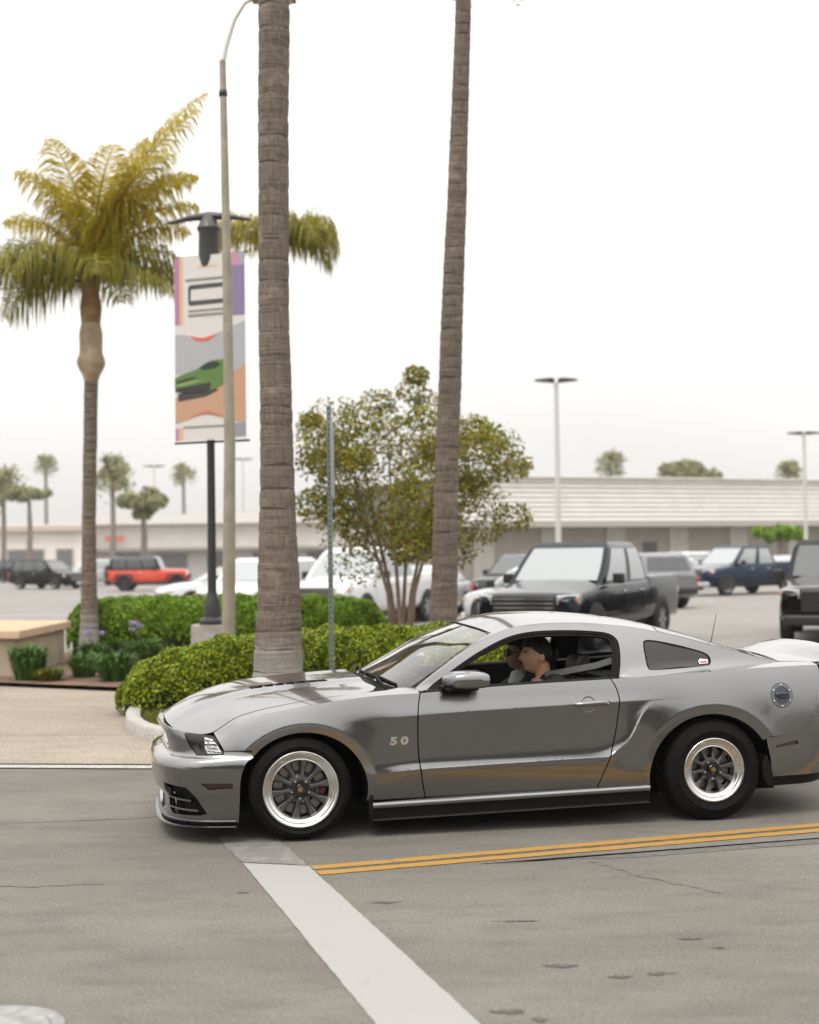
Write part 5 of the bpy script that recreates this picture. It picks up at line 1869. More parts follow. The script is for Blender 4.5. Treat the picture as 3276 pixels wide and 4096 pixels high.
# ---- unseen trees and a shop row added behind the viewer to darken the coupe's reflections
REFLECTG = leaf_mat('reflection_tree_leaves', [(.03, .045, .010), (.06, .085, .015), (.09, .115, .02)], .6, .2)
for k, (x, y, z0, rx) in enumerate(((-19, -6, 4.2, 3.2), (-8.5, -12, 4.6, 3.4), (-2.0, -10.5, 4.0, 3.0), (4.5, -12, 4.8, 3.5), (11, -10.5, 4.2, 3.2), (17.5, -12, 4.6, 3.4))):
    far_tree(x, y, z0, rx, 2.2, ('leftmost', 'second', 'third', 'fourth', 'fifth', 'rightmost')[k] + ' added dark tree for the coupe reflections, unseen behind the viewer', 60 + k, 3200, .42, REFLECTG, 'added trees behind the viewer')

# ================================================================== street furniture
GALV = M('galvanised', (.30, .29, .26), .5, metal=.4, var=.15, vscale=6)
POSTBLK = M('post_black', (.016, .016, .017), .4)
CONCB = M('base_concrete', (.34, .32, .295), .9, var=.14, vscale=8, bump=.2, bscale=60)
# street light: tall thin pole with curved arm
sl = thing('street_light', 'tall thin tan street light pole with curved arm left of the thick palm', 'street light', (-2.44, 19.0, .05))
mb = MB()
mb.tube([(0, 0, 0), (.05, 0, 3.2), (.03, 0, 6.0), (.0, 0, 8.4)], [.095, .075, .058, .045], 14)
mb.build('pole', M('tan_pole', (.30, .27, .21), .55, metal=.3, var=.12, vscale=5), sl)
mb = MB(); mb.lathe([(.16, 0), (.16, .05), (.12, .09), (.10, .5), (.095, .5)], 16)
mb.build('pole_base', GALV, sl, angle=40)
mb = MB(); mb.lathe([(.045, 7.9), (.06, 7.92), (.06, 7.98), (.045, 8.0)], 12, 'z', (.004, 0, 0))
mb.build('clamp_band', POSTBLK, sl)
mb = MB()
mb.tube([(.0, 0, 8.35), (.05, 0, 8.6), (.16, 0, 8.95), (.30, 0, 9.18), (.42, 0, 9.24)], [.04, .038, .034, .03, .028], 10)
mb.build('arm', M('pale_arm', (.62, .62, .60), .4, metal=.2), sl)
mb = MB()
mb.box((.70, 0, 9.25), (.62, .26, .10), tx=.85, ty=.6)
lh = mb.build('lamp_head', M('lamp_brown', (.28, .18, .12), .5), sl, bevel=.03)
mb = MB(); mb.box((.74, 0, 9.195), (.40, .2, .02))
mb.build('lamp_lens', M('lamp_lens', (.6, .6, .58), .2), lh, bevel=.005)

# banner lamp post
bp = thing('lamp_post', 'black lamp post on a concrete base carrying the tall event banner', 'lamp post', (-3.06, 22.0, .05))
mb = MB(); mb.lathe([(.30, 0), (.30, .62), (.285, .68), (.0, .68)], 4 * 6)
mb.v = [(max(-.30, min(.30, x * 1.35)), max(-.30, min(.30, y * 1.35)), z) for x, y, z in mb.v]
mb.build('footing', CONCB, bp, angle=30)
mb = MB(); mb.lathe([(.20, .68), (.20, .74), (.13, .80), (.115, 1.05), (.085, 1.10), (.07, 1.2), (.062, 3), (.055, 6.85)], 20)
mb.build('post', POSTBLK, bp, angle=30)
mb = MB(); mb.lathe([(.06, 6.15), (.14, 6.2), (.17, 6.35), (.16, 6.75), (.19, 6.82), (.10, 7.0), (.0, 7.05)], 16)
mb.build('lantern', M('lantern_dark', (.045, .045, .04), .35), bp, angle=40)
mb = MB()
mb.tube([(-.66, .1, 6.93), (-.3, .05, 7.0), (0, 0, 7.02), (.3, -.05, 7.0), (.66, -.1, 6.93)], [.02, .05, .07, .05, .02], 8)
mb.build('lantern_hood', POSTBLK, bp)
BW, BH, BZ = 1.24, 2.86, 3.52
byaw = R(-22)
def bpt(u, v, o=0.):
    """banner local: u 0..1 from left, v 0..1 from top"""
    x = (u - .5) * BW + .02
    return (x * math.cos(byaw) + o * math.sin(byaw), x * math.sin(byaw) - o * math.cos(byaw), BZ + BH * (1 - v))
for z in (BZ - .02, BZ + BH + .02):
    mb = MB()
    a, b = bpt(-.03, 0), bpt(1.03, 0)
    mb.tube([(a[0], a[1], z), (b[0], b[1], z)], .018, 8)
    mb.build('banner_arm', POSTBLK, bp)
ban = thing('banner', 'tall white banner with purple edges and a green sports car picture, on the black post', 'banner', (-3.06, 21.86, .05))
def bpoly(name, pts, lay, mat, parent):
    mb = MB()
    vs = [bpt(u, v, .004 + lay * .003) for u, v in pts]
    mb.add(vs, [tuple(range(len(vs)))])
    return mb.build(name, mat, parent, smooth=False, fix=False)
mb = MB()
fr_, bk_ = [bpt(u, v, .003) for u, v in ((0, 0), (1, 0), (1, 1), (0, 1))], [bpt(u, v, -.003) for u, v in ((0, 0), (1, 0), (1, 1), (0, 1))]
mb.add(fr_ + bk_, [(0, 1, 2, 3), (7, 6, 5, 4), (0, 4, 5, 1), (1, 5, 6, 2), (2, 6, 7, 3), (3, 7, 4, 0)])
cloth = mb.build('banner_cloth', M('banner_white', (.60, .585, .565), .8), ban, smooth=False)
def PM(n, c): return M('print_' + n, c, .8)
r4 = lambda a, b, c, d: [(a, b), (c, b), (c, d), (a, d)]
bpoly('print_edge', r4(0, 0, .075, .37), 0, PM('magenta', (.40, .19, .28)), cloth)
bpoly('print_edge', r4(.075, 0, .125, .37), 0, PM('peach', (.62, .40, .28)), cloth)
bpoly('print_block', r4(.78, .07, 1, .34), 0, PM('violet', (.22, .18, .30)), cloth)
bpoly('print_block', r4(.78, 0, .92, .07), 0, PM('pink', (.50, .24, .34)), cloth)
bpoly('print_block', r4(.92, 0, 1, .07), 0, PM('bluegrey', (.30, .34, .40)), cloth)
bpoly('print_sky', [(0, .42), (.15, .425), (.4, .455), (.65, .42), (.78, .40), (1, .37), (1, .64), (0, .64)], 0, PM('sky', (.38, .38, .41)), cloth)
bpoly('print_flash', [(.22, .432), (.4, .448), (.62, .43), (.5, .462), (.4, .468), (.3, .46)], 1, PM('red', (.60, .13, .09)), cloth)
bpoly('print_ground', [(0, .76), (.2, .755), (.5, .72), (1, .60), (1, .915), (.78, .90), (.42, .85), (.2, .885), (0, .905)], 1, PM('sand', (.48, .29, .19)), cloth)
bpoly('print_shade', [(.04, .745), (.5, .70), (.62, .735), (.45, .765), (.05, .785)], 2, PM('shade', (.06, .05, .045)), cloth)
bpoly('print_car', [(.0, .655), (.15, .635), (.32, .615), (.42, .59), (.52, .572), (.70, .57), (.78, .60), (.80, .65), (.72, .70), (.52, .735), (.2, .745), (.0, .73)], 3, PM('green', (.10, .19, .05)), cloth)
bpoly('print_glass', [(.36, .61), (.46, .585), (.60, .578), (.66, .598), (.58, .615), (.42, .622)], 4, PM('glass', (.03, .04, .04)), cloth)
bpoly('print_stripe', [(.02, .675), (.2, .66), (.34, .655), (.25, .67), (.03, .685)], 4, PM('dark', (.04, .035, .04)), cloth)
bpoly('print_stripe', [(.02, .715), (.3, .70), (.52, .69), (.5, .735), (.2, .745), (.02, .73)], 4, PM('dark', (.04, .035, .04)), cloth)
bpoly('print_shine', [(.02, .695), (.25, .678), (.4, .672), (.3, .686), (.03, .705)], 4, PM('lime', (.25, .36, .11)), cloth)
bpoly('print_flash', [(.22, .872), (.40, .848), (.48, .846), (.68, .872), (.55, .862), (.44, .858), (.33, .864)], 4, PM('red', (.60, .13, .09)), cloth)
bpoly('print_block', r4(.80, .915, 1, .985), 2, PM('bluegrey2', (.26, .27, .33)), cloth)
bpoly('print_edge', r4(0, .93, .05, 1), 1, PM('mauve', (.42, .22, .34)), cloth)
bpoly('print_edge', r4(.05, .93, .11, 1), 1, PM('peach', (.62, .40, .28)), cloth)
GREYT = PM('grey_text', (.22, .21, .20))
bpoly('print_line', r4(.16, .122, .70, .136), 1, GREYT, cloth)
bpoly('print_line', r4(.2, .292, .70, .304), 1, GREYT, cloth)
bpoly('print_line', r4(.2, .315, .70, .330), 1, GREYT, cloth)
bpoly('print_line', r4(.12, .922, .70, .930), 3, GREYT, cloth)
bpoly('print_line', r4(.34, .055, .62, .064), 1, PM('gold', (.66, .46, .25)), cloth)
if True:     # large rounded lettering, unreadable in the picture: only its upper and lower strokes show
    a, b = .20, .72
    for s_ in range(3):
        pts = ([(a, .168), (a + .03, .155), (b, .155), (b, .178), (a + .04, .180), (a + .03, .19)], [(a, .168), (a + .035, .185), (a + .035, .24), (a, .258)], [(a, .258), (a + .035, .242), (b, .242), (b, .266), (a + .03, .268)])[s_]
        bpoly('print_letter_stroke', pts, 1, PM('letters', (.07, .07, .075)), cloth)

# perforated sign post with a sign seen edge-on
sp = thing('sign_post', 'perforated grey-green steel sign post with an edge-on sign in front of the hedge', 'sign post', (-.86, 15.4, .05))
POSTG = M('sign_steel', (.20, .235, .215), .5, metal=.5, var=.1, vscale=5)
mb = MB()
mb.box((0, 0, 1.66), (.052, .052, 3.36))
mb.build('post', POSTG, sp, bevel=.004)
mb = MB()
for k in range(52):
    mb.lathe([(.0085, -.0265), (.0085, -.0275), (.0, -.0275)], 8, 'y', (0, 0, .35 + k * .058))
hl_ = mb.build('post_hole', BLACK, sp)
hl_['kind'] = 'stuff'
mb = MB(); mb.box((.034, -.02, 2.75), (.006, .62, .80))
mb.build('sign_plate', M('sign_back', (.36, .39, .40), .4, metal=.6), sp, bevel=.002)
for z in (2.5, 3.0):
    mb = MB(); mb.tube([(-.04, 0, z), (.045, 0, z)], .009, 8)
    mb.build('bolt', GALV, sp)

# parking-lot lamps
def lot_lamp(u, v, Y, wd, label):
    x, h = fx(u, Y), fz(v, Y, u)
    root = thing('lot_lamp', label, 'lamp post', (x, Y, 0), 0, 'parking lot lamps')
    mb = MB(); mb.lathe([(.30, 0), (.30, .8), (.0, .8)], 16)
    mb.build('footing', CONCB, root, angle=30)
    mb = MB(); mb.tube([(0, 0, .8), (0, 0, h)], [.13, .09], 10)
    mb.build('pole', M('pale_pole', (.50, .49, .47), .5), root)
    for s_ in (-1, 1):
        mb = MB()
        mb.prism([(s_ * .08, h + .02), (s_ * wd * .5, h + .10), (s_ * wd * .5, h + .16), (s_ * .3, h + .22), (s_ * .08, h + .20)], -.2, .2)
        mb.build('lamp_head', POSTBLK, root, bevel=.02)
    return root
lot_lamp(1175, 806, 60, 1.8, 'twin-headed lot lamp standing right of the leafy tree')
lot_lamp(1696, 916, 85, 2.0, 'twin-headed lot lamp at the right edge, farther away')
lot_lamp(325, 984, 140, 2.2, 'small far lot lamp left of the banner post')
lot_lamp(512, 969, 150, 2.2, 'small far lot lamp between banner post and thick palm')

# planter wall at left
TAN = M('planter_stucco', (.36, .30, .225), .9, var=.1, vscale=4, bump=.25, bscale=70)
TANCAP = M('planter_cap', (.50, .37, .245), .85, var=.1, vscale=6, bump=.15, bscale=60)
pw = thing('planter_wall', 'low tan stucco planter wall with overhanging cap at left edge', 'wall', (0, 0, 0))
mb = MB(); mb.prism([(-14, 24.0), (-9, 21.9), (-5.80, 20.95), (-5.80, 23.9), (-14, 27)], .0, .60, 'z')
mb.build('wall', TAN, pw, bevel=.01)
mb = MB()
for k, (a, b) in enumerate((((-14.06, 23.92), (-9.0, 21.82)), ((-9.0, 21.82), (-5.47, 20.74)), ((-5.47, 20.74), (-5.50, 23.98)))):
    pass
capo = [(-14.06, 23.92), (-9.02, 21.80), (-5.71, 20.83), (-5.71, 24.0), (-14.06, 27.1)]
mb.prism(capo, .602, .735, 'z')
mb.build('cap', TANCAP, pw, bevel=.02)

# ================================================================== buildings
def frame_thing(name, label, x, y, rz, cat='building'):
    return thing(name, label, cat, (x, y, 0), rz)
rb_ = frame_thing('retail_building', 'long low beige building with a white louvred fascia at right', 3.2, 93.0, R(23))
WALLB = M('block_wall', (.42, .385, .345), .9, var=.06, vscale=2., bump=.3, bscale=14)
PILAS = M('pilaster', (.58, .55, .51), .85, var=.05, vscale=2.)
BOARD = M('fascia_board', (.80, .775, .735), .6, var=.04, vscale=1.)
LB = 84.
mb = MB(); mb.box((LB / 2, 8, 1.75), (LB, 14, 3.5))
mb.build('wall', WALLB, rb_, smooth=False)
for k in range(16):
    mb = MB(); mb.box((2.2 + k * 5.1, .95, 1.74), (1.5, .30, 3.48))
    mb.build('pilaster', PILAS, rb_, smooth=False)
mb = MB(); mb.box((LB / 2, 7, 3.66), (LB + 3, 17, .34))
mb.build('soffit', M('soffit', (.42, .39, .35), .8), rb_, smooth=False)
mb = MB(); mb.box((LB / 2, 7.2, 5.28), (LB + 2.6, 16.8, 2.86))
mb.build('fascia_backing', M('fascia_back', (.13, .12, .11), .8), rb_, smooth=False)
nb = 9
for k in range(nb):
    z = 3.88 + k * .318
    mb = MB()
    mb.prism([(-1.36, z), (-1.20, z), (-1.20, z + .255), (-1.28, z + .255)], -1.4, LB + 1.4, 'x')
    mb.build('fascia_board', BOARD, rb_, smooth=False)
mb = MB(); mb.box((LB / 2, 7.0, 6.78), (LB + 3, 17.3, .10))
mb.build('roof_cap', BOARD, rb_, smooth=False)
for x, w_ in ((15.2, 1.1), (30.5, 1.1)):
    mb = MB(); mb.box((x, .96, 1.25), (w_, .10, 2.4))
    d_ = mb.build('door', M('dark_door', (.10, .095, .09), .4), rb_, smooth=False)
    mb = MB(); mb.box((x + .38, .88, 1.15), (.04, .05, .18))
    mb.build('handle', GALV, d_)
lb_ = frame_thing('grey_building', 'pale grey flat-roofed building behind the red off-roader', -29.0, 130, 0)
GREYW = M('grey_stucco', (.60, .575, .545), .9, var=.06, vscale=.6)  # wall, window and sign colours lightened in place of haze
mb = MB(); mb.box((15.5, 8, 2.85), (31, 16, 5.7))
mb.build('wall', GREYW, lb_, smooth=False)
mb = MB(); mb.box((15.5, -.3, 5.3), (31.2, .8, .9))
mb.build('parapet', M('parapet', (.72, .70, .67), .85), lb_, smooth=False)
mb = MB(); mb.box((15.5, -.6, 2.55), (31, 1.4, .25))
mb.build('canopy', M('canopy', (.30, .285, .26), .8), lb_, smooth=False)
for k, (x, w_) in enumerate(((2.2, 2.4), (5.6, 3.2), (10.4, 2.4), (14.6, 3.0), (19.5, 3.0), (24.2, 3.0))):
    mb = MB(); mb.box((x + w_ / 2, -.04, 1.45), (w_, .10, 1.5))
    wn = mb.build('window', M('shop_frame', (.55, .54, .52), .6), lb_, smooth=False)
    mb = MB(); mb.box((x + w_ / 2, -.10, 1.45), (w_ - .2, .06, 1.3))
    mb.build('pane', M('shop_glass', (.16, .17, .175), .15, coat=.3), wn, smooth=False)
mb = MB(); mb.box((2.2, -.78, 3.55), (1.7, .16, .5))
mb.build('fascia_sign', M('sign_red', (.55, .16, .13), .6), lb_, smooth=False)
lw_ = frame_thing('white_building', 'low whitish building at far left behind the parked black car', -62, 128, 0)
mb = MB(); mb.box((16.4, 6, 2.45), (32.6, 12, 4.9))
mb.build('wall', M('white_stucco', (.80, .75, .70), .9, var=.05, vscale=.5), lw_, smooth=False)  # stucco whitened in place of haze
mb = MB(); mb.box((16.4, -.2, 4.55), (32.8, .8, .5))
mb.build('parapet', M('pink_trim', (.56, .47, .42), .85), lw_, smooth=False)
for x, w_ in ((22.5, 1.4), (25.8, 3.4), (30.2, 1.6)):
    mb = MB(); mb.box((x + w_ / 2, -.04, 1.9), (w_, .10, 1.7))
    wn = mb.build('window', M('win_frame2', (.46, .44, .41), .6), lw_, smooth=False)
    mb = MB(); mb.box((x + w_ / 2, -.10, 1.9), (w_ - .25, .06, 1.45))
    mb.build('pane', M('win_glass2', (.17, .17, .175), .2), wn, smooth=False)

sh_ = frame_thing('added_shop_row', 'low brown shop row added behind the viewer for the coupe reflections', -28, -17, 0)  # unseen block added to darken what the coupe's side reflects
mb = MB(); mb.box((28, -5, 2.4), (56, 10, 4.8))
mb.build('wall', M('brown_stucco', (.20, .15, .11), .9, var=.1, vscale=.6), sh_, smooth=False)
mb = MB(); mb.box((28, -.1, 4.6), (56.4, .8, .7))
mb.build('parapet', M('shop_trim', (.34, .30, .26), .8), sh_, smooth=False)
for k in range(9):
    mb = MB(); mb.box((3.5 + k * 6.1, .04, 1.5), (3.8, .1, 2.4))
    wn = mb.build('window', M('shop_frame2', (.25, .24, .23), .5), sh_, smooth=False)
    mb = MB(); mb.box((3.5 + k * 6.1, .10, 1.5), (3.5, .05, 2.1))
    mb.build('pane', M('shop_glass', (.05, .055, .06), .08), wn, smooth=False)

# ================================================================== parked vehicles
VT = M('parked_tyre', (.012, .012, .012), .75)
VR = M('parked_rim', (.42, .42, .43), .3, metal=.8)
VRD = M('parked_rim_dark', (.06, .06, .06), .35, metal=.6)
VG = M('car_glass', (.035, .042, .044), .05, coat=1., spec=.6)
VGL = M('car_glass_sky_tint', (.30, .33, .335), .06, metal=.30, coat=1., spec=.7)  # pale metallic base stands in for sky reflected in the glass
VL = M('headlamp', (.72, .73, .73), .12, metal=.5, coat=1.)
VAMB = M('amber_lens', (.45, .20, .08), .2, coat=1.)
VRED = M('tail_lens', (.42, .015, .012), .2, coat=1.)
VCH = M('bumper_chrome', (.62, .62, .62), .15, metal=1.)
VBK = M('trim_black', (.014, .014, .015), .45)
PLATE = M('plate', (.62, .62, .60), .5)
PLATEY = M('plate_yellow', (.62, .36, .05), .5)
def vpaint(n, c, metal=.2):
    if sum(c) < .2: metal = .9
    return M('paint_' + n, c, .3 if sum(c) > .2 else .14, metal=metal, coat=1. if sum(c) > .6 else .45, coat_rough=.03, spec=.5 if sum(c) > .6 else .05)

KIND = {
 'pickup': dict(L=5.85, W=1.0, st=[(0, .50, .92, .95, .86), (.06, .42, 1.00, 1.03, .94), (.25, .38, 1.04, 1.09, .985), (.8, .36, 1.10, 1.18, 1.0), (1.5, .36, 1.18, 1.28, 1.0), (2.6, .38, 1.20, 1.22, 1.0), (3.95, .40, 1.23, 1.23, 1.0), (4.02, .40, 1.29, 1.28, 1.0), (5.7, .44, 1.31, 1.30, .99), (5.85, .52, 1.27, 1.25, .95)],
                cab=(1.42, 4.0, 2.30, 3.72, 1.17, 1.95, .925, .755), R=.41, ax=(.98, 4.65), splits=(.50, .58), gz=(.60, 1.02), lz=(.86, 1.04)),
 'suv': dict(L=4.75, W=.95, st=[(0, .45, .78, .80, .80), (.06, .34, .88, .92, .88), (.25, .28, .95, 1.00, .93), (.8, .26, 1.00, 1.06, .95), (1.3, .26, 1.03, 1.08, .95), (2.6, .27, 1.06, 1.07, .95), (4.2, .30, 1.08, 1.09, .945), (4.62, .34, 1.08, 1.09, .90), (4.75, .42, 1.02, 1.03, .84)],
             cab=(1.12, 4.66, 2.00, 4.35, 1.04, 1.72, .885, .70), R=.355, ax=(.92, 3.72), splits=(.36, .70), gz=(.50, .80), lz=(.70, .86)),
 'sedan': dict(L=4.8, W=.91, st=[(0, .40, .62, .64, .74), (.07, .28, .72, .76, .84), (.3, .22, .80, .86, .89), (.9, .20, .88, .95, .91), (1.4, .20, .92, .98, .91), (2.6, .20, .94, .95, .91), (3.9, .22, .96, 1.01, .90), (4.6, .28, .95, 1.01, .86), (4.8, .36, .88, .92, .78)],
               cab=(1.25, 4.15, 2.15, 3.35, .93, 1.44, .84, .62), R=.325, ax=(.92, 3.72), splits=(.50, .93), gz=(.36, .60), lz=(.58, .72)),
 'jeep': dict(L=4.25, W=.90, st=[(0, .55, 1.02, 1.04, .66), (.05, .50, 1.08, 1.10, .70), (.4, .48, 1.12, 1.15, .74), (1.25, .48, 1.14, 1.18, .80), (1.32, .45, 1.14, 1.16, .84), (2.6, .45, 1.16, 1.16, .84), (4.15, .50, 1.16, 1.16, .84), (4.2, .55, 1.14, 1.14, .82)],
              cab=(1.38, 4.16, 1.68, 4.08, 1.13, 1.86, .82, .72), R=.40, ax=(.60, 3.35), splits=(.34, .66), gz=(.62, 1.05), lz=(.80, .98)),
}
def vwheel(root, x, y, Rw, side, near, rimm):
    w_ = MB()
    w_.lathe([(Rw * .62, .03), (Rw * .66, .0), (Rw * .92, .0), (Rw, .05), (Rw, .20), (Rw * .9, .24), (Rw * .6, .24)], 28, 'y')
    o = w_.build('wheel', VT, root, angle=35)
    o.location = (x, y, Rw)
    o.rotation_euler = (0, 0, 0 if side < 0 else PI)
    r = MB(); r.lathe([(Rw * .64, .04), (Rw * .62, .01), (Rw * .55, .03), (Rw * .50, .07), (Rw * .2, .06), (.05, .03), (.001, .03)], 24, 'y')
    ri = r.build('rim', VRD if near else rimm, o, angle=35)
    if near:
        for k in range(6):
            a = k * PI / 3
            s = MB()
            ca, sa_ = math.cos(a), math.sin(a)
            vs = []
            for rr, ww in ((.04, .05), (Rw * .60, .035)):
                for g in (-1, 1):
                    for yy in (.015, .06):
                        vs.append((rr * ca - g * ww * sa_, yy, rr * sa_ + g * ww * ca))
            s.add(vs, [(0, 1, 3, 2), (4, 6, 7, 5), (0, 2, 6, 4), (1, 5, 7, 3), (0, 4, 5, 1), (2, 3, 7, 6)])
            s.build('spoke', rimm, ri, smooth=False)
    return o
def vehicle(kind, name, label, cat, loc, rz, paint, near=False, top=None, rimm=None, glassm=None, chrome=True, plate=None, spare=False, arch_fill=None, group='vehicles parked in the lot'):
    K = KIND[kind]
    root = thing(name, label, cat, loc, rz, group)
    rimm = rimm or VR
    glassm = glassm or VG
    L, W = K['L'], K['W']
    # lower body loft
    cols = list(zip(*K['st']))
    fs_ = [pchip(cols[0], c) for c in cols[1:]]
    xs = sorted(set(list(cols[0]) + list(np.linspace(0, L, 34))))
    rows = []
    for x in xs:
        zb, zt, zc, w_ = (float(f(x)) for f in fs_)
        half = [(0, zb), (w_ * .86, zb), (w_ * .965, zb + .07), (w_ * .995, zb + .20), (w_, zb + (zt - zb) * .45), (w_ * .985, zb + (zt - zb) * .72), (w_ * .97, zt - .06), (w_ * .945, zt - .012), (w_ * .90, zt + .004), (w_ * .6, zc + (zt - zc) * .15), (0, zc)]
        rows.append([(x, -y, z) for y, z in half] + [(x, y, z) for y, z in half[::-1][1:]])
    mb = MB(); mb.grid(rows)
    for r_ in (rows[0], rows[-1]):
        mb.add(r_, [tuple(range(len(r_)))])
    body = mb.build('body', paint, root, angle=55)
    # cabin shell
    xa, xb, ra, rb2, z0, z1, wb, wr = K['cab']
    def cabp(s, t, side):
        """side glass plane: s along 0..1, t up 0..1"""
        x0, x1 = xa + (ra - xa) * t, xb + (rb2 - xb) * t
        return Vector((x0 + (x1 - x0) * s, side * (wb + (wr - wb) * t + .03 * math.sin(PI * t)), z0 + (z1 - z0) * t))
    rows = []
    for t in (0, .15, .3, .5, .7, .85, .94, 1.0):
        tt = t
        ins = .0 if t < .9 else (.03 if t < .97 else .10)
        row = []
        n = 8
        pts = [cabp(s, tt, -1) for s in np.linspace(0, 1, n)] + [cabp(s, tt, 1) for s in np.linspace(1, 0, n)]
        c = sum(pts, Vector()) / len(pts)
        for p in pts:
            q = c + (p - c) * (1 - ins)
            row.append((q.x, q.y, q.z + (.015 if t == 1 else 0)))
        rows.append(row + [row[0]])
    mb = MB(); mb.grid(rows)
    mb.add(rows[-1][:-1], [tuple(range(len(rows[-1]) - 1))])
    cab = mb.build('cab', top or paint, root, angle=50)
    # glass: side panes, windshield, back light
    def pane(nm, f, off):
        rows_ = []
        for t in np.linspace(.10, .86, 6):
            rows_.append([tuple(f(s, t) + off) for s in np.linspace(0, 1, 5)])
        m_ = MB(); m_.grid(rows_)
        return m_.build(nm, glassm, cab, angle=180)
    for sd in (-1, 1):
        cuts = [0.045] + list(K['splits']) + [.955]
        for i in range(len(cuts) - 1):
            a, b = cuts[i] + .012, cuts[i + 1] - .012
            if kind == 'pickup' and i == 1: continue
            if b - a < .05: continue
            pane('side_window', lambda s, t, a=a, b=b: cabp(a + (b - a) * s, t, sd), Vector((0, sd * .012, 0)))
    pane('windshield', lambda s, t: cabp(0, t, -1).lerp(cabp(0, t, 1), .06 + .88 * s), Vector((-.016, 0, .012)))
    pane('back_window', lambda s, t: cabp(1, .12 + t * .8, -1).lerp(cabp(1, .12 + t * .8, 1), .08 + .84 * s), Vector((.016, 0, .01)))
    # wheels; black discs on the body imitate the shade in the arch openings
    for sd in (-1, 1):
        for ax in K['ax']:
            w_ = float(fs_[3](ax))
            Rw = K['R']
            m_ = MB()
            arc = [(ax + Rw * 1.14 * math.cos(a), Rw + Rw * 1.14 * math.sin(a)) for a in np.linspace(-.35, PI + .35, 22)]
            m_.prism(arc, sd * (w_ - .10), sd * (w_ + .006))
            m_.build('arch_shade_disc', arch_fill or VBK, root, smooth=False)
            vwheel(root, ax, sd * (w_ + .022), Rw, sd, near, rimm)
        # mirror, handles
        m_ = MB()
        m_.box((xa + .42, sd * (W + .10), z0 + .12), (.10, .22, .19))
        m_.build('side_mirror', VBK, root, bevel=.03)
        for hx in ((xa + (xb - xa) * .42, xa + (xb - xa) * .80) if kind != 'jeep' else (xa + 1.1,)):
            m_ = MB(); m_.box((hx, sd * (W * .985 + .012), z0 - .13), (.2, .03, .035))
            m_.build('door_handle', VCH if chrome else paint, root, bevel=.01)
        # door seams
        for hx in (xa + .08, xa + (xb - xa) * .46, xa + (xb - xa) * .86):
            m_ = MB()
            zz = np.linspace(.46, z0 - .03, 6)
            m_.grid([[(hx - .006, sd * (W * 1.004), z), (hx + .006, sd * (W * 1.004), z)] for z in zz])
            m_.build('door_seam', VBK, root, fix=False)
    # nose
    g0, g1 = K['gz']
    l0, l1 = K['lz']
    gw = W * (.60 if kind != 'jeep' else .55)
    m_ = MB(); m_.box((.02, 0, (g0 + g1) / 2), (.10, 2 * gw, g1 - g0))
    gr = m_.build('grille', VBK, root, bevel=.03)
    nbar = 5 if kind != 'jeep' else 7
    for k in range(nbar):
        m_ = MB()
        if kind == 'jeep':
            m_.box((-.035, (k - 3) * .135, (g0 + g1) / 2), (.02, .05, (g1 - g0) * .8))
        else:
            m_.box((-.035, 0, g0 + (g1 - g0) * (k + .7) / (nbar + .4)), (.02, 2 * gw * .94, .018))
        m_.build('grille_bar', VRD if not chrome else (VCH if kind != 'jeep' else VBK), gr, smooth=False)
    for sd in (-1, 1):
        m_ = MB()
        if kind == 'jeep':
            m_.lathe([(.10, .0), (.10, -.06), (.06, -.08), (.001, -.085)], 18, 'x', (0, sd * .56, .90))
        else:
            y0, y1 = gw + .02, W * .965
            m_.prism([(sd * y0, l0), (sd * y1, l0 + .02), (sd * y1, l1), (sd * y0, l1 - .02)], -.012, .16, 'x')
            m_.v = [(x + .18 * max(0, (abs(y) - y0) / (y1 - y0)) ** 2, y, z) for x, y, z in m_.v]
        hl2 = m_.build('headlight', VL, root, bevel=.012)
        if kind != 'jeep':
            m_ = MB(); m_.box((.10, sd * (W * .955), (l0 + l1) / 2), (.12, .04, (l1 - l0) * .35))
            m_.build('turn_signal', VAMB, hl2, bevel=.01)
        m_ = MB(); m_.box((L - .07, sd * W * .82, z0 - .20), (.12, .26, .32))
        m_.build('tail_light', VRED, root, bevel=.03)
    m_ = MB(); m_.box((.02, 0, g0 - .14), (.22, 2 * W * .92, .20))
    bmp = m_.build('front_bumper', VCH if (chrome and kind == 'pickup') else (VBK if kind in ('jeep', 'pickup') else paint), root, bevel=.05, seg=3)
    m_ = MB(); m_.box((L - .02, 0, .55), (.2, 2 * W * .92, .20))
    m_.build('rear_bumper', VCH if (chrome and kind == 'pickup') else VBK, root, bevel=.05, seg=3)
    m_ = MB(); m_.box((-.10, 0, g0 - .13), (.02, .32, .15))
    m_.build('license_plate', plate or PLATE, root, bevel=.004)
    m_ = MB(); m_.box((L + .085, 0, .62), (.02, .32, .15))
    m_.build('license_plate', PLATE, root, bevel=.004)
    m_ = MB(); m_.box((L / 2, 0, .42), (L * .80, W * 1.7, .18))
    m_.build('underbody', VBK, root)
    if spare:
        m_ = MB(); m_.lathe([(.10, .0), (.36, .0), (.40, .05), (.40, .2), (.36, .25), (.1, .25)], 24, 'x', (L, 0, 1.02))
        m_.build('spare_wheel', VT, root, angle=40)
        for sd in (-1, 1):
            for ax in K['ax']:
                m_ = MB()
                m_.prism([(ax - .55, .62), (ax - .42, .92), (ax + .36, .93), (ax + .56, .62), (ax + .50, .62), (ax + .33, .87), (ax - .38, .86), (ax - .48, .62)], sd * .72, sd * .96)
                m_.build('fender_flare', VBK, root, bevel=.01)
    return root

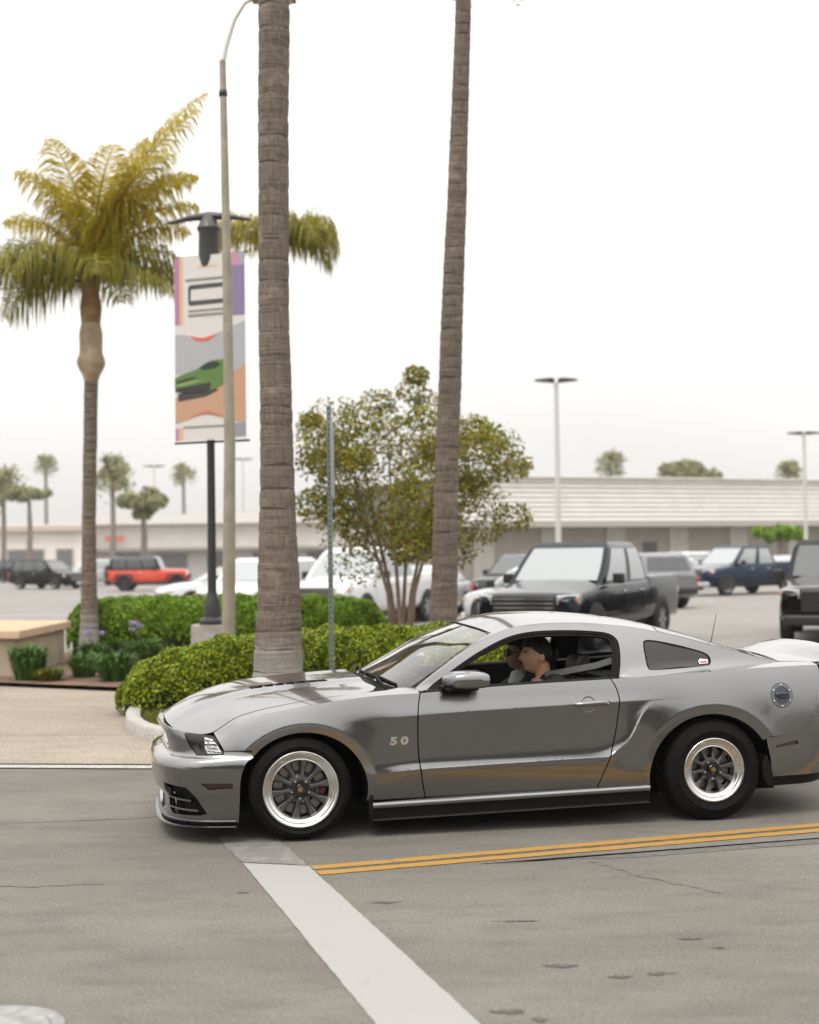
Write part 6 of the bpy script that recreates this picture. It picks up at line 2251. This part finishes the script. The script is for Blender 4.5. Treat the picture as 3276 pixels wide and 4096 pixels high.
def face(deg):   # heading of the nose in degrees, 0 = nose pointing to -X (left in the picture), 90 = nose towards camera
    return R(deg)
NAVY = vpaint('navy', (.007, .011, .018), .2)
vehicle('pickup', 'pickup_truck', 'dark navy pickup truck facing the camera behind the coupe roof', 'pickup truck', (1.98, 25.0, 0), face(62), NAVY, near=True, glassm=VGL)
vehicle('pickup', 'pickup_truck', 'black pickup truck nose-on at the right picture edge', 'pickup truck', (7.78, 26.2, 0), face(72), vpaint('black', (.008, .008, .009), .2), near=True, chrome=False, plate=PLATEY)
vehicle('suv', 'parked_suv', 'grey SUV seen from behind just right of the navy pickup', 'suv', (6.5, 48.0, 0), face(-72), vpaint('grey', (.20, .205, .215), .6), glassm=VG)
vehicle('pickup', 'pickup_truck', 'dark blue pickup truck parked farther back in front of the beige building', 'pickup truck', (11.0, 56.0, 0), face(36), vpaint('blue', (.014, .028, .055), .3), glassm=VGL)
vehicle('suv', 'parked_suv', 'white SUV half hidden behind the dark blue pickup', 'suv', (12.4, 72.5, 0), face(45), vpaint('white', (.62, .63, .64), .0), glassm=VGL)
vehicle('pickup', 'pickup_truck', 'white pickup truck behind the sign post and bare tree stems', 'pickup truck', (-2.35, 33.6, 0), face(66), vpaint('white', (.62, .63, .64), .0), near=True, glassm=VGL)
vehicle('suv', 'parked_suv', 'white SUV between the street light pole and thick palm', 'suv', (-4.9, 37.5, 0), face(70), vpaint('white', (.62, .63, .64), .0), glassm=VGL)
vehicle('sedan', 'parked_car', 'white sedan behind the black banner post', 'car', (-8.3, 47, 0), face(20), vpaint('white', (.62, .63, .64), .0), glassm=VGL)
vehicle('sedan', 'parked_car', 'pale silver sedan just left of the leaning palm trunk', 'car', (-.4, 38.5, 0), face(72), vpaint('silver', (.48, .48, .49), .4), glassm=VGL)
vehicle('suv', 'parked_suv', 'dark SUV behind the navy pickup, right of the leaning palm', 'suv', (2.6, 44.5, 0), face(60), vpaint('charcoal', (.035, .036, .04), .4))
vehicle('sedan', 'parked_car', 'white car with its tail beside the leaning palm and navy pickup', 'car', (2.0, 35.8, 0), face(-62), vpaint('white', (.62, .63, .64), .0), glassm=VGL)
vehicle('jeep', 'off_roader', 'red boxy off-roader with black soft top parked side-on at left', 'off-roader', (-11.95, 77, 0), face(180), vpaint('red', (.62, .045, .012), .0), top=vpaint('softtop', (.02, .02, .02), 0.), spare=True, rimm=VRD)
vehicle('suv', 'parked_suv', 'black SUV far left in front of the whitish building', 'suv', (-28.2, 112, 0), face(165), vpaint('black', (.008, .008, .009), .2))
vehicle('suv', 'parked_suv', 'pale grey SUV partly behind the left palm trunk', 'suv', (-22.8, 92, 0), face(30), vpaint('palegrey', (.42, .42, .43), .3), glassm=VGL)
vehicle('suv', 'parked_suv', 'black SUV just left of the red off-roader', 'suv', (-19.6, 84, 0), face(150), vpaint('black', (.008, .008, .009), .2))
vehicle('sedan', 'parked_car', 'white car cut by the left picture edge in the far lot', 'car', (-34.5, 114, 0), face(8), vpaint('white', (.62, .63, .64), .0), glassm=VGL)
vehicle('sedan', 'parked_car', 'white car in front of the grey building, right of the red off-roader', 'car', (-12.2, 84, 0), face(10), vpaint('white', (.62, .63, .64), .0), glassm=VGL)
vehicle('suv', 'parked_suv', 'pale SUV in front of the beige wall right of the grey SUV', 'suv', (11.4, 83, 0), face(70), vpaint('palegrey', (.42, .42, .43), .3), glassm=VGL)

vehicle('sedan', 'parked_car', 'white sedan between the grey SUV and the dark blue pickup', 'car', (10.6, 62.0, 0), face(60), vpaint('white', (.62, .63, .64), .0), glassm=VGL)
vehicle('suv', 'parked_suv', 'charcoal SUV behind the white sedan near the beige wall', 'suv', (15.2, 80.0, 0), face(60), vpaint('charcoal', (.035, .036, .04), .4), glassm=VGL)
vehicle('sedan', 'parked_car', 'silver sedan right of the dark blue pickup by the shrub', 'car', (19.5, 78.0, 0), face(55), vpaint('silver', (.48, .48, .49), .4), glassm=VGL)

# ================================================================== the two people in the coupe
SKIN = M('skin', (.60, .32, .20), .5, sub=.08, var=.06, vscale=40)  # skin colour raised to imitate light through the open window
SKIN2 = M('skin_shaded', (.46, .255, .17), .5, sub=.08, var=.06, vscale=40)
HAIR = M('dark_hair', (.012, .009, .007), .55, var=.4, vscale=60, bump=.6, bscale=120)
def remesh(o, vox, smooth=2):
    m = o.modifiers.new('r', 'REMESH'); m.mode = 'VOXEL'; m.voxel_size = vox; m.use_smooth_shade = True
    if smooth:
        s = o.modifiers.new('s', 'SMOOTH'); s.factor = .5; s.iterations = smooth
def head_verts(c, sc=1., nu=40, nv=32):
    """head facing -x, centre c"""
    vs, fs = [], []
    for j in range(nv + 1):
        th = PI * j / nv
        for k in range(nu):
            q = 2 * PI * k / nu
            f, s, u = -math.sin(th) * math.cos(q) * -1, math.sin(th) * math.sin(q), math.cos(th)
            # f forward, s side, u up on the unit sphere
            x, y, z = f * .098, s * .076, u * .120
            if u < -.1:
                t = (-.1 - u) / .9
                y *= 1 - .30 * t
                if f < 0: x *= 1 - .45 * t
                else: x *= 1 + .06 * t
            if f > 0:
                g = lambda a, b, w1, w2: math.exp(-((s - a) / w1) ** 2 - ((u - b) / w2) ** 2)
                x += .027 * g(0, -.17, .13, .13) + .013 * g(0, .02, .10, .2)          # nose and bridge
                x += .006 * g(0, .25, .5, .12)                                          # brow
                x -= .012 * (g(.36, .06, .15, .11) + g(-.36, .06, .15, .11))            # eye sockets
                x += .007 * g(0, -.44, .22, .07) - .004 * g(0, -.56, .25, .05)          # lips, hollow
                x += .016 * g(0, -.80, .35, .16)                                        # chin
                x -= .010 * g(0, -.33, .2, .04)
            vs.append((c[0] - x * sc, c[1] + y * sc, c[2] + z * sc))
    for j in range(nv):
        for k in range(nu):
            fs.append((j * nu + k, (j + 1) * nu + k, (j + 1) * nu + (k + 1) % nu, j * nu + (k + 1) % nu))
    return vs, fs
def person(label, yc, hx, hz, skin, shirt_mat, hands, glasses=False, tee=None):
    root = thing('person', label, 'person', CAR_LOC, CAR_TH)
    c = (hx, yc, hz)
    b = MB()
    b.add(*head_verts(c))
    for s in (-1, 1):
        b.ball((hx + .018, yc + s * .078, hz - .008), (.022, .010, .032), 12, 8)      # ears
    b.tube([(hx + .030, yc, hz - .03), (hx + .045, yc, hz - .12), (hx + .075, yc, hz - .185)], [.056, .054, .066], 18)
    sx, sz = hx + .09, hz - .175
    b.tube([(sx, yc, sz + .03), (sx + .02, yc, sz - .12), (sx + .03, yc, sz - .30), (sx + .0, yc, sz - .44)], [.12, .165, .155, .16], 20)
    for s, h in zip((-1, 1), hands):
        sh = Vector((sx, yc + s * .185, sz - .02))
        el = Vector(h[0]); wr = Vector(h[1]); d = (wr - el).normalized()
        b.tube([sh, sh.lerp(el, .5), el, el.lerp(wr, .5), wr], [.060, .052, .043, .038, .028], 14)
        # palm and five curled fingers round the rim
        pc = wr + d * .045
        b.tube([wr, pc, wr + d * .085], [.028, .036, .034], 10)
        side = d.cross(Vector((0, 0, 1))).normalized()
        for k in range(4):
            o = wr + d * .085 + side * (k - 1.5) * .019
            ln = (.072, .080, .076, .060)[k]
            b.tube([o, o + d * ln * .45 + Vector((0, 0, .006)), o + d * ln * .65 + Vector((0, 0, -.020)), o + d * ln * .45 + Vector((0, 0, -.040))], [.0095, .009, .0085, .0075], 8)
        o = wr + d * .03 - side * .03 * s * -1
        b.tube([o, o + d * .03 + side * .022 * s, o + d * .06 + side * .018 * s + Vector((0, 0, -.012))], [.012, .011, .009], 8)
    for s in (-1, 1):   # seated legs
        hp, kn, an = Vector((sx + .02, yc + s * .10, sz - .44)), Vector((sx - .44, yc + s * .13, sz - .34)), Vector((sx - .72, yc + s * .11, sz - .60))
        b.tube([hp, hp.lerp(kn, .5), kn, kn.lerp(an, .4), an], [.085, .078, .060, .056, .040], 14)
        b.tube([an, an + Vector((-.05, 0, -.02)), an + Vector((-.17, 0, .01))], [.042, .045, .030], 10)
    body = b.build('body', skin, root, angle=180)
    remesh(body, .0065, 2)
    # shirt
    t = MB()
    t.tube([(hx + .062, yc, hz - .118), (hx + .075, yc, hz - .140), (sx + .0, yc, sz + .030), (sx + .02, yc, sz - .12), (sx + .03, yc, sz - .30), (sx, yc, sz - .46)], [.066, .080, .135, .180, .172, .178], 22)
    for s, h in zip((-1, 1), hands):
        sh = Vector((sx, yc + s * .185, sz - .02)); el = Vector(h[0])
        t.tube([Vector((sx + .01, yc + s * .05, sz - .03)), sh, sh.lerp(el, .35), sh.lerp(el, .85)], [.11, .076, .070, .066], 16)
    so = t.build('shirt', shirt_mat, root, angle=180)
    remesh(so, .009, 3)
    if tee:
        t = MB()
        t.tube([(hx + .045, yc, hz - .155), (hx + .03, yc, sz + .0), (sx - .09, yc, sz - .08)], [.072, .10, .10], 18)
        to = t.build('collar', tee, root, angle=180)
        remesh(to, .008, 2)
    # trousers
    t = MB()
    for s in (-1, 1):
        hp, kn, an = Vector((sx + .02, yc + s * .10, sz - .44)), Vector((sx - .44, yc + s * .13, sz - .34)), Vector((sx - .72, yc + s * .11, sz - .60))
        t.tube([hp + Vector((.06, 0, 0)), hp, hp.lerp(kn, .5), kn, kn.lerp(an, .4), an], [.10, .098, .090, .072, .066, .055], 14)
    tr_ = t.build('trousers', M('jeans', (.03, .035, .05), .8), root, angle=180)
    remesh(tr_, .010, 2)
    # hair: short crop, thicker on top
    vs, fs = head_verts(c, 1.0)
    hv = []
    keep = []
    for (x, y, z) in vs:
        f, u = (hx - x) / .098, (z - hz) / .120
        line = .40 if f > .55 else (.40 - (.55 - f) * .55 if f > -.1 else .04 - (-.1 - f) * .85)
        keep.append(u > line)
        top = max(0, min(1, (u - .1) / .6))
        k = 1.045 + .10 * top
        hv.append((hx + (x - hx) * (k if f < .3 else 1.03 + .07 * top), yc + (y - yc) * k, hz + (z - hz) * (1.02 + .13 * top)))
    m = MB()
    m.add(hv, [q for q in fs if all(keep[i] for i in q)])
    ho = m.build('hair', HAIR, root, angle=180)
    sl_ = ho.modifiers.new('thick', 'SOLIDIFY'); sl_.thickness = .012; sl_.offset = 0
    # eyes and brows
    for s in (-1, 1):
        e = MB(); e.ball((hx - .080, yc + s * .028, hz + .008), .0085, 10, 8)
        e.build('eye', M('eye_white', (.55, .52, .48), .2), root)
        e = MB(); e.tube([(hx - .094, yc + s * .012, hz + .028), (hx - .092, yc + s * .030, hz + .034), (hx - .080, yc + s * .050, hz + .028)], .0042, 6)
        e.build('eyebrow', HAIR, root)
    e = MB(); e.tube([(hx - .104, yc - .020, hz - .050), (hx - .111, yc, hz - .0485), (hx - .104, yc + .020, hz - .050)], .0035, 6)
    e.build('moustache' if not glasses else 'lip_line', HAIR if not glasses else M('lip', (.30, .12, .09), .5), root)
    if glasses:
        g = MB()
        for s in (-1, 1):
            g.lathe([(.026, -.002), (.026, .002), (.001, .003)], 16, 'x', (hx - .102, yc + s * .032, hz + .008))
            g.tube([(hx - .098, yc + s * .058, hz + .012), (hx + .01, yc + s * .079, hz + .012)], .003, 6)
        g.tube([(hx - .106, yc - .012, hz + .012), (hx - .106, yc + .012, hz + .012)], .003, 6)
        g.build('sunglasses', GLOSSBLK, root)
    return root
person('short-haired driver in a black shirt looking ahead through the open coupe window', -.37, 1.672, 1.070, SKIN, M('black_shirt', (.010, .010, .011), .85),
       [((1.42, -.60, .72), (1.27, -.55, .80)), ((1.42, -.18, .72), (1.27, -.22, .80))])
person('passenger in sunglasses and light collar beyond the driver', .36, 1.752, 1.035, SKIN2, M('dark_jacket', (.014, .014, .015), .85),
       [((1.55, .16, .66), (1.36, .22, .60)), ((1.55, .58, .66), (1.36, .50, .60))], True, M('pale_collar', (.50, .50, .50), .8))

# ------------------------------------------------------------------ thin haze box added to wash out the distance like overexposure
mb = MB(); mb.box((0, 100, 8.0), (1240, 1040, 18.4))
hz_ = mb.build('haze', None, smooth=False)
hm = bpy.data.materials.new('haze_air')
hm.use_nodes = True
hm.node_tree.nodes.clear()
ho_ = hm.node_tree.nodes.new('ShaderNodeOutputMaterial')
pv = hm.node_tree.nodes.new('ShaderNodeVolumePrincipled')
pv.inputs['Color'].default_value = (.95, .95, .95, 1)
pv.inputs['Density'].default_value = .0004
pv.inputs['Anisotropy'].default_value = .2
hm.node_tree.links.new(pv.outputs[0], ho_.inputs['Volume'])
hz_.data.materials.append(hm)
hz_['kind'] = 'stuff'
hz_['label'] = 'thin pale haze added over the whole lot as a veil'
